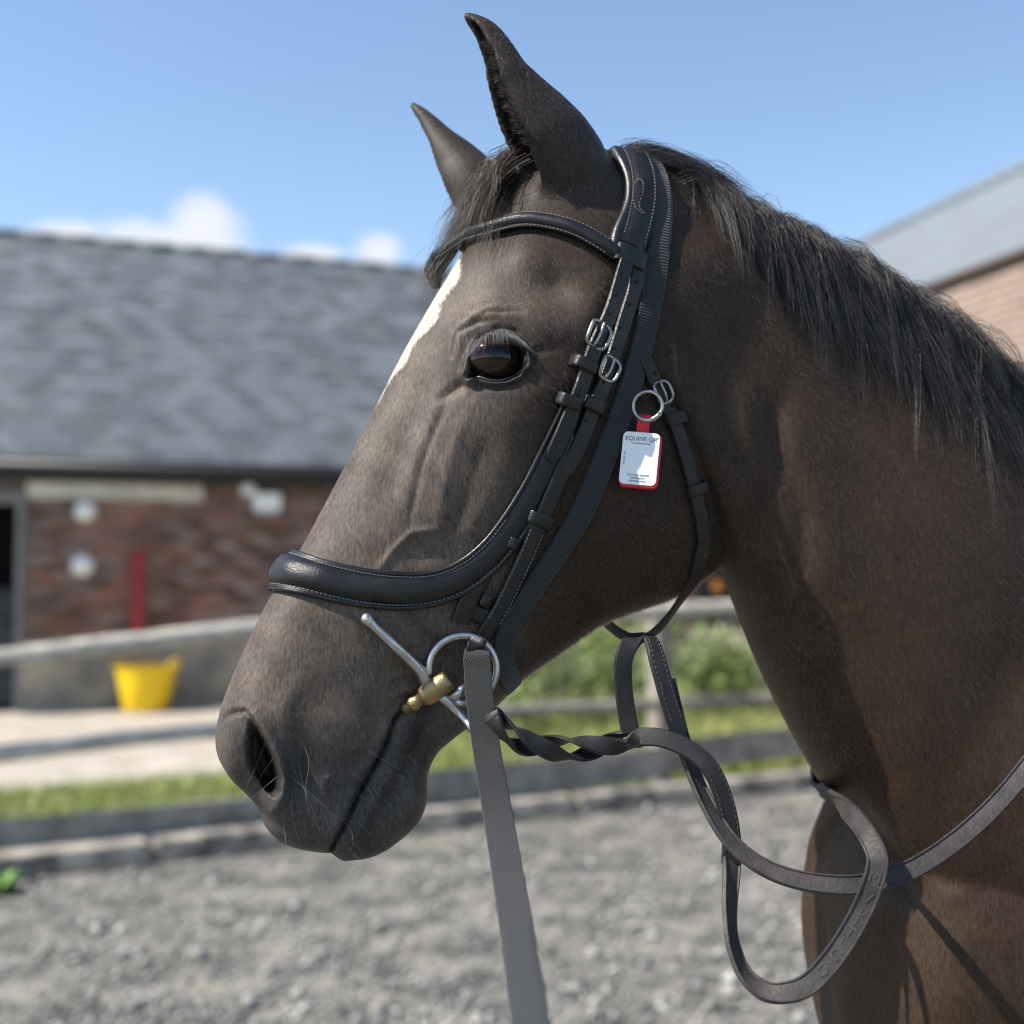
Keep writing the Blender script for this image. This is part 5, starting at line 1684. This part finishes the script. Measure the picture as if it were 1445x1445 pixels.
# bricks: the 300 that show largest one by one, the rest joined
def brick_mesh(w=.213, h=.064, d=.05):
    bm = bmesh.new()
    vs = [bm.verts.new(v) for v in box((0, -d / 2, 0), (w, 0, 0), (0, d, 0), (0, 0, h))[0]]
    for f in BOXF: bm.faces.new([vs[i] for i in f])
    m = bpy.data.meshes.new('brick'); bm.to_mesh(m); bm.free(); return m
bm_full = brick_mesh(); bm_full.materials.append(M_brick)
def course(zlo, zhi, ua, ub, skip=None):
    out = []; z = zlo; k = 0
    while z + .064 < zhi:
        u_ = ua + (.1125 if k % 2 else 0)
        while u_ + .213 < ub:
            if not (skip and skip(u_, z)): out.append((u_, z))
            u_ += .225
        z += .075; k += 1
    return out
def lay(bricks, place, parent, rotz, mat, lim=300):
    first_b = None
    for i, (u_, z) in enumerate(bricks[:lim]):
        o = bpy.data.objects.new('brick', bm_full) if first_b is None else first_b.copy()
        first_b = first_b or o
        COL.objects.link(o); o.parent = parent
        o.location = tuple(np.array(place(u_, z, rng.uniform(-.004, .004))) - EMPTY_LOC[parent.name]); o.rotation_euler = (0, 0, rotz)
    rest = bricks[lim:]
    if rest:
        ax, ay = np.array([math.cos(rotz), math.sin(rotz), 0]), np.array([-math.sin(rotz), math.cos(rotz), 0])
        Vv, F = [], []
        for i, (u_, z) in enumerate(rest):
            p = np.array(place(u_, z, rng.uniform(-.004, .004)))
            Vv.append(box(p - ay * .025, ax * .213, ay * .05, UP * .064)[0]); F += [tuple(j + 8 * i for j in f) for f in BOXF]
        mk('brickwork', np.vstack(Vv), F, mat, parent, smooth=False, kind='stuff')
bl_ = course(PL + .01, EAVE - .03, du1 + .06, U2 - .02)
bl_.sort(key=lambda q: (q[0] > bu(505), q[0] + rng.uniform(0, .01)))
lay(bl_, lambda u_, z, j: bw(u_, z, .0 + j), stable, BA, M_brick)
# doorway on the left: frame, half door, black sheet painting the shade inside
mk('door_frame', *MB().add(box(bw(du1 - .05, 0, .03), BD * .06, -BN * .14, UP * 2.14)).add(box(bw(du0, 2.02, .032), BD * (du1 - du0 - .055), -BN * .14, UP * .12)).__dict__['V'] and (np.vstack([box(bw(du1 - .05, 0, .03), BD * .06, -BN * .14, UP * 2.14)[0], box(bw(du0, 2.02, .032), BD * (du1 - du0 - .055), -BN * .14, UP * .12)[0]]), BOXF + [tuple(i + 8 for i in f) for f in BOXF]), M_frame, stable, smooth=False)
hd = mk('stable_door', *box(bw(du0, .05, -.03), BD * (du1 - du0 - .055), -BN * .04, UP * 1.14), M_door, stable, smooth=False)
mk('doorway_shade_sheet', *box(bw(du0, 0, -.9), BD * (du1 - du0), -BN * .03, UP * 2.1), M_void, stable, smooth=False)
mk('lintel_beam', *box(bw(bu(36), bz(100, 704), .06), BD * (bu(284) - bu(36)), -BN * .10, UP * (bz(100, 681) - bz(100, 704))), M_cream, stable, smooth=False)
# second opening, dark blue boarded door beyond the horse
M_navy = simple('navy_door', (.012, .022, .034), .6, noise=.3, nscale=5)
nd = empty('sliding_door', tuple(bw(U2, 0, 0)), 'dark navy boarded door glimpsed between the horse jaw and neck', 'door')
for k in range(int((U1 - U2) / .15)):
    mk('door_plank', *box(bw(U2 + .15 * k, .03, .04 + .004 * (k % 2)), BD * .145, -BN * .04, UP * 2.2), M_navy, nd, smooth=False)
M_orange = simple('orange_lamp', (.85, .36, .10), .4)
ol = empty('orange_reflector', tuple(bw(bu(1008), bz(1008, 826), .07)), 'round orange reflector lamp on the dark navy door', 'lamp')
mk('reflector_disc', *lathe([(.02, 0), (.075, .005), (.08, .02), (.05, .035), (.01, .04)], bw(bu(1008), bz(1008, 826), .05), BN, 18), M_orange, ol)
# roof: slates laid in courses on a deck
RUN, RISE = 3.4, 3.02
e0, e1 = U0 - .2, U1 + .2
sl_dir = unit(-BN * RUN + UP * RISE); SL = math.hypot(RUN, RISE)
sl_n = unit(np.cross(BD, sl_dir)); 
if sl_n[2] < 0: sl_n = -sl_n
eave0 = bw(0, EAVE + .02, .22)
deck = MB()
deck.add(box(eave0 + BD * e0 - sl_n * .05, BD * (e1 - e0), sl_dir * SL, sl_n * .03))
rid = eave0 + sl_dir * SL
deck.add(box(rid + BD * e0 - sl_n * .05, BD * (e1 - e0), unit(-BN * RUN - UP * RISE) * SL, np.array([0, 0, .04])))
deck.build('roof_deck', M_ridge, stable, smooth=False)
sl_m = bpy.data.meshes.new('slate')
sv, sf = box((0, 0, 0), (.246, 0, 0), (0, .34, 0), (0, 0, .009))
sl_m.from_pydata([tuple(v) for v in sv], [], sf); sl_m.materials.append(M_slate)
from mathutils import Matrix
rotm = Matrix((BD, sl_dir, sl_n)).transposed()
sl = []
row = 0
while row * .205 < SL - .2:
    u_ = e0 + (.125 if row % 2 else 0)
    while u_ + .246 < e1:
        sl.append((u_, row)); u_ += .252
    row += 1
ulo, uhi = bu(-10), bu(700)
sl.sort(key=lambda q: (not (ulo < q[0] < uhi + q[1] * .1), q[1], q[0]))
first_s = None; rest = []
for i, (u_, row) in enumerate(sl):
    tilt = .018 + rng.normal() * .004
    base = eave0 + BD * (u_ + rng.normal() * .003) + sl_dir * (row * .205 + rng.normal() * .006) + sl_n * .001
    q = Matrix.Rotation(-math.asin(.03), 3, 'X') @ Matrix.Rotation(rng.normal() * .012, 3, 'Z')
    m3 = rotm @ q
    base = base + sl_n * .022
    if i < 300:
        o = bpy.data.objects.new('slate', sl_m) if first_s is None else first_s.copy()
        first_s = first_s or o
        COL.objects.link(o); o.parent = stable
        o.matrix_basis = Matrix.Translation(Vector(base - B0)) @ m3.to_4x4()
    else:
        rest.append(np.array(sv) @ np.array(m3).T + base)
F = [tuple(j + 8 * i for j in f) for i in range(len(rest)) for f in sf]
mk('slating', np.vstack(rest), F, M_slate, stable, smooth=False, kind='stuff')
# ridge tiles
for k in range(int((e1 - e0) / .46)):
    a_ = e0 + .46 * k
    P = np.array([rid + BD * a_ + UP * .0, rid + BD * (a_ + .455) + UP * .0])
    mk('ridge_tile', *tube(P, .085 + .004 * (k % 2), 8), M_ridge, stable)
# gutter and fascia
mk('fascia', *box(eave0 + BD * e0 - UP * .19 - BN * .07, BD * (e1 - e0), -BN * .03, UP * .17), M_gutter, stable, smooth=False)
mk('soffit', *box(bw(e0, EAVE - .16, .155), BD * (e1 - e0), -BN * .15, UP * .02), M_gutter, stable, smooth=False)
mk('gutter', *tube(np.array([eave0 + BD * e0 - UP * .06 + BN * .03, eave0 + BD * e1 - UP * .06 + BN * .03]), .06, 10), M_gutter, stable)
# round white bulkhead lamps
def wall_lamp(px_, py_, rad, label):
    u_, z_ = bu(px_), bz(px_, py_)
    t = empty('bulkhead_lamp', tuple(bw(u_, z_, .03)), label, 'lamp', 'round white lamps on the stable wall')
    mk('lamp_base', *lathe([(rad, 0), (rad, .04), (rad * .92, .05)], bw(u_, z_, .028), BN, 24), M_grey, t)
    mk('lamp_glass', *lathe([(rad * .9, .045), (rad * .85, .08), (rad * .6, .11), (rad * .2, .122)], bw(u_, z_, .03), BN, 24), M_lamp, t)
wall_lamp(119, 721, .115, 'upper round white lamp on the brick wall under the cream beam')
wall_lamp(116, 798, .115, 'lower round white lamp on the brick wall left of the red pipe')
wall_lamp(348, 690, .09, 'small round white lamp high on the wall beside the floodlight')
u_, z_ = bu(372), bz(372, 712)
t = empty('floodlight', tuple(bw(u_, z_, .1)), 'boxy white floodlight below the eaves near the horse nose', 'lamp')
mk('housing', *cbox(bw(u_, z_ + .02, .13), BD * .28, BN * .10, UP * .17), M_lamp, t, smooth=False)
mk('bracket', *cbox(bw(u_, z_ + .06, .055), BD * .06, BN * .06, UP * .06), M_grey, t, smooth=False)
mk('hood', *cbox(bw(u_, z_ - .085, .13), BD * .22, BN * .09, UP * .035), M_grey, t, smooth=False)
# red standpipe
u_ = bu(193)
t = empty('red_standpipe', tuple(bw(u_, 0, .09)), 'red painted upright box pipe against the brick stable wall', 'pipe')
zt = bz(193, 781)
mk('pipe_box', *cbox(bw(u_, zt / 2 + .30, .085), BD * .125, BN * .09, UP * (zt - .62)), M_redp, t, smooth=False)
mk('pipe_cap', *cbox(bw(u_, zt + .005, .085), BD * .14, BN * .105, UP * .03), M_redp, t, smooth=False)
mk('pipe_bracket', *cbox(bw(u_, zt - .25, .038), BD * .18, BN * .012, UP * .03), M_gutter, t, smooth=False)

# yellow tub
M_yellow = simple('yellow_rubber', (.88, .58, .004), .45, noise=.12, nscale=12)
tb = gp(206, 1002)
tub = empty('yellow_tub', (tb[0], tb[1], 0), 'yellow flexible tub trug on the path in front of the stable wall', 'tub')
mk('tub_shell', *lathe([(.01, .004), (.205, .004), (.215, .02), (.26, .25), (.285, .405), (.297, .412), (.297, .425), (.283, .425), (.272, .40), (.25, .25), (.2, .03), (.01, .03)], (tb[0], tb[1], 0), (0, 0, 1), 36), M_yellow, tub, sharp=50)
for s in (-1, 1):
    c = np.array([tb[0], tb[1], 0]); d = np.array([s * .98, -.15 * s, 0]); e = np.array([.15, .98, 0])
    P = np.array([c + d * .285 + e * .11 + UP * .41, c + d * .30 + e * .09 + UP * .47, c + d * .31 + UP * .50, c + d * .30 - e * .09 + UP * .47, c + d * .285 - e * .11 + UP * .41])
    mk('handle', *tube(cr(P, 5), .013, 8), M_yellow, tub)

# ================================================================== RIGHT-HAND BARN
barn_p0 = np.array([4.15, 10.0, 0]); barn_d = unit(np.array([-.60, 2.2, 0])); barn_n = np.array([-barn_d[1], barn_d[0], 0])
barn = empty('barn_building', tuple(barn_p0), 'pale brick barn with a smooth grey sheet roof behind the mane', 'building')
M_barnbrick = simple('pale_barn_brick', (.36, .275, .225), .9, noise=.3, nscale=3, col2=(.30, .225, .185), rand=.07)
M_sheet = simple('grey_roof_sheet', (.20, .225, .238), .5, noise=.3, nscale=2, col2=(.165, .185, .20))
BE = 3.94
def rw(u, z, out=0.0): return barn_p0 + barn_d * u + UP * z + barn_n * out
ba, bb = -5.0, 10.0
mk('wall', *box(rw(ba, 0, -.012), barn_d * (bb - ba), -barn_n * .3, UP * BE), simple('barn_mortar', (.34, .28, .24), .95), barn, smooth=False)
mk('end_wall', *box(rw(bb - .3, 0, -.32), barn_d * .3, -barn_n * 5.5, UP * BE), M_barnbrick, barn, smooth=False)
mk('end_wall', *box(rw(ba, 0, -.32), barn_d * .3, -barn_n * 5.5, UP * BE), M_barnbrick, barn, smooth=False)
bm_full = brick_mesh(); bm_full.materials.append(M_barnbrick)
ang = math.atan2(barn_d[1], barn_d[0])
bl_ = course(1.0, BE - .05, ba + .1, bb - .05)
def vis(q):
    p = rw(q[0], q[1]); x_, y_ = project(p)
    return not (1290 < x_ < 1460 and 340 < y_ < 720)
bl_.sort(key=lambda q: (vis(q), q[0]))
lay(bl_, lambda u_, z, j: rw(u_, z, j), barn, ang, M_barnbrick)
# corrugated sheet roof rising away from the wall
RR, RH = 3.0, 2.12
cn = 200
us = np.linspace(ba - .3, bb + .25, cn)
cor = .022 * np.sin(np.arange(cn) * math.pi / 2)
lo = [rw(u_, BE + .03 + c, .09) for u_, c in zip(us, cor)]
hi = [rw(u_, BE + .03 + c + RH, -RR) for u_, c in zip(us, cor)]
bk = [rw(u_, BE + .03 + c, -RR * 2 - .2) for u_, c in zip(us, cor)]
Vr = np.array(lo + hi + bk + [v - UP * .03 for v in lo + hi + bk])
Fr = []
for k in range(cn - 1):
    for r0 in (0, cn):
        Fr.append((r0 + k, r0 + k + 1, r0 + cn + k + 1, r0 + cn + k))
        q = 3 * cn
        Fr.append((q + r0 + k, q + r0 + cn + k, q + r0 + cn + k + 1, q + r0 + k + 1))
    Fr.append((k, 3 * cn + k, 3 * cn + k + 1, k + 1)); Fr.append((2 * cn + k, 2 * cn + k + 1, 5 * cn + k + 1, 5 * cn + k))
mk('roof', Vr, Fr, M_sheet, barn, sharp=40)
mk('ridge_cap', *tube(np.array([rw(ba - .3, BE + RH + .05, -RR), rw(bb + .25, BE + RH + .05, -RR)]), .09, 10), M_sheet, barn)
mk('gutter', *tube(np.array([rw(ba - .3, BE - .0, .07), rw(bb + .25, BE - .0, .07)]), .035, 10), simple('brown_gutter', (.09, .06, .05), .6), barn)
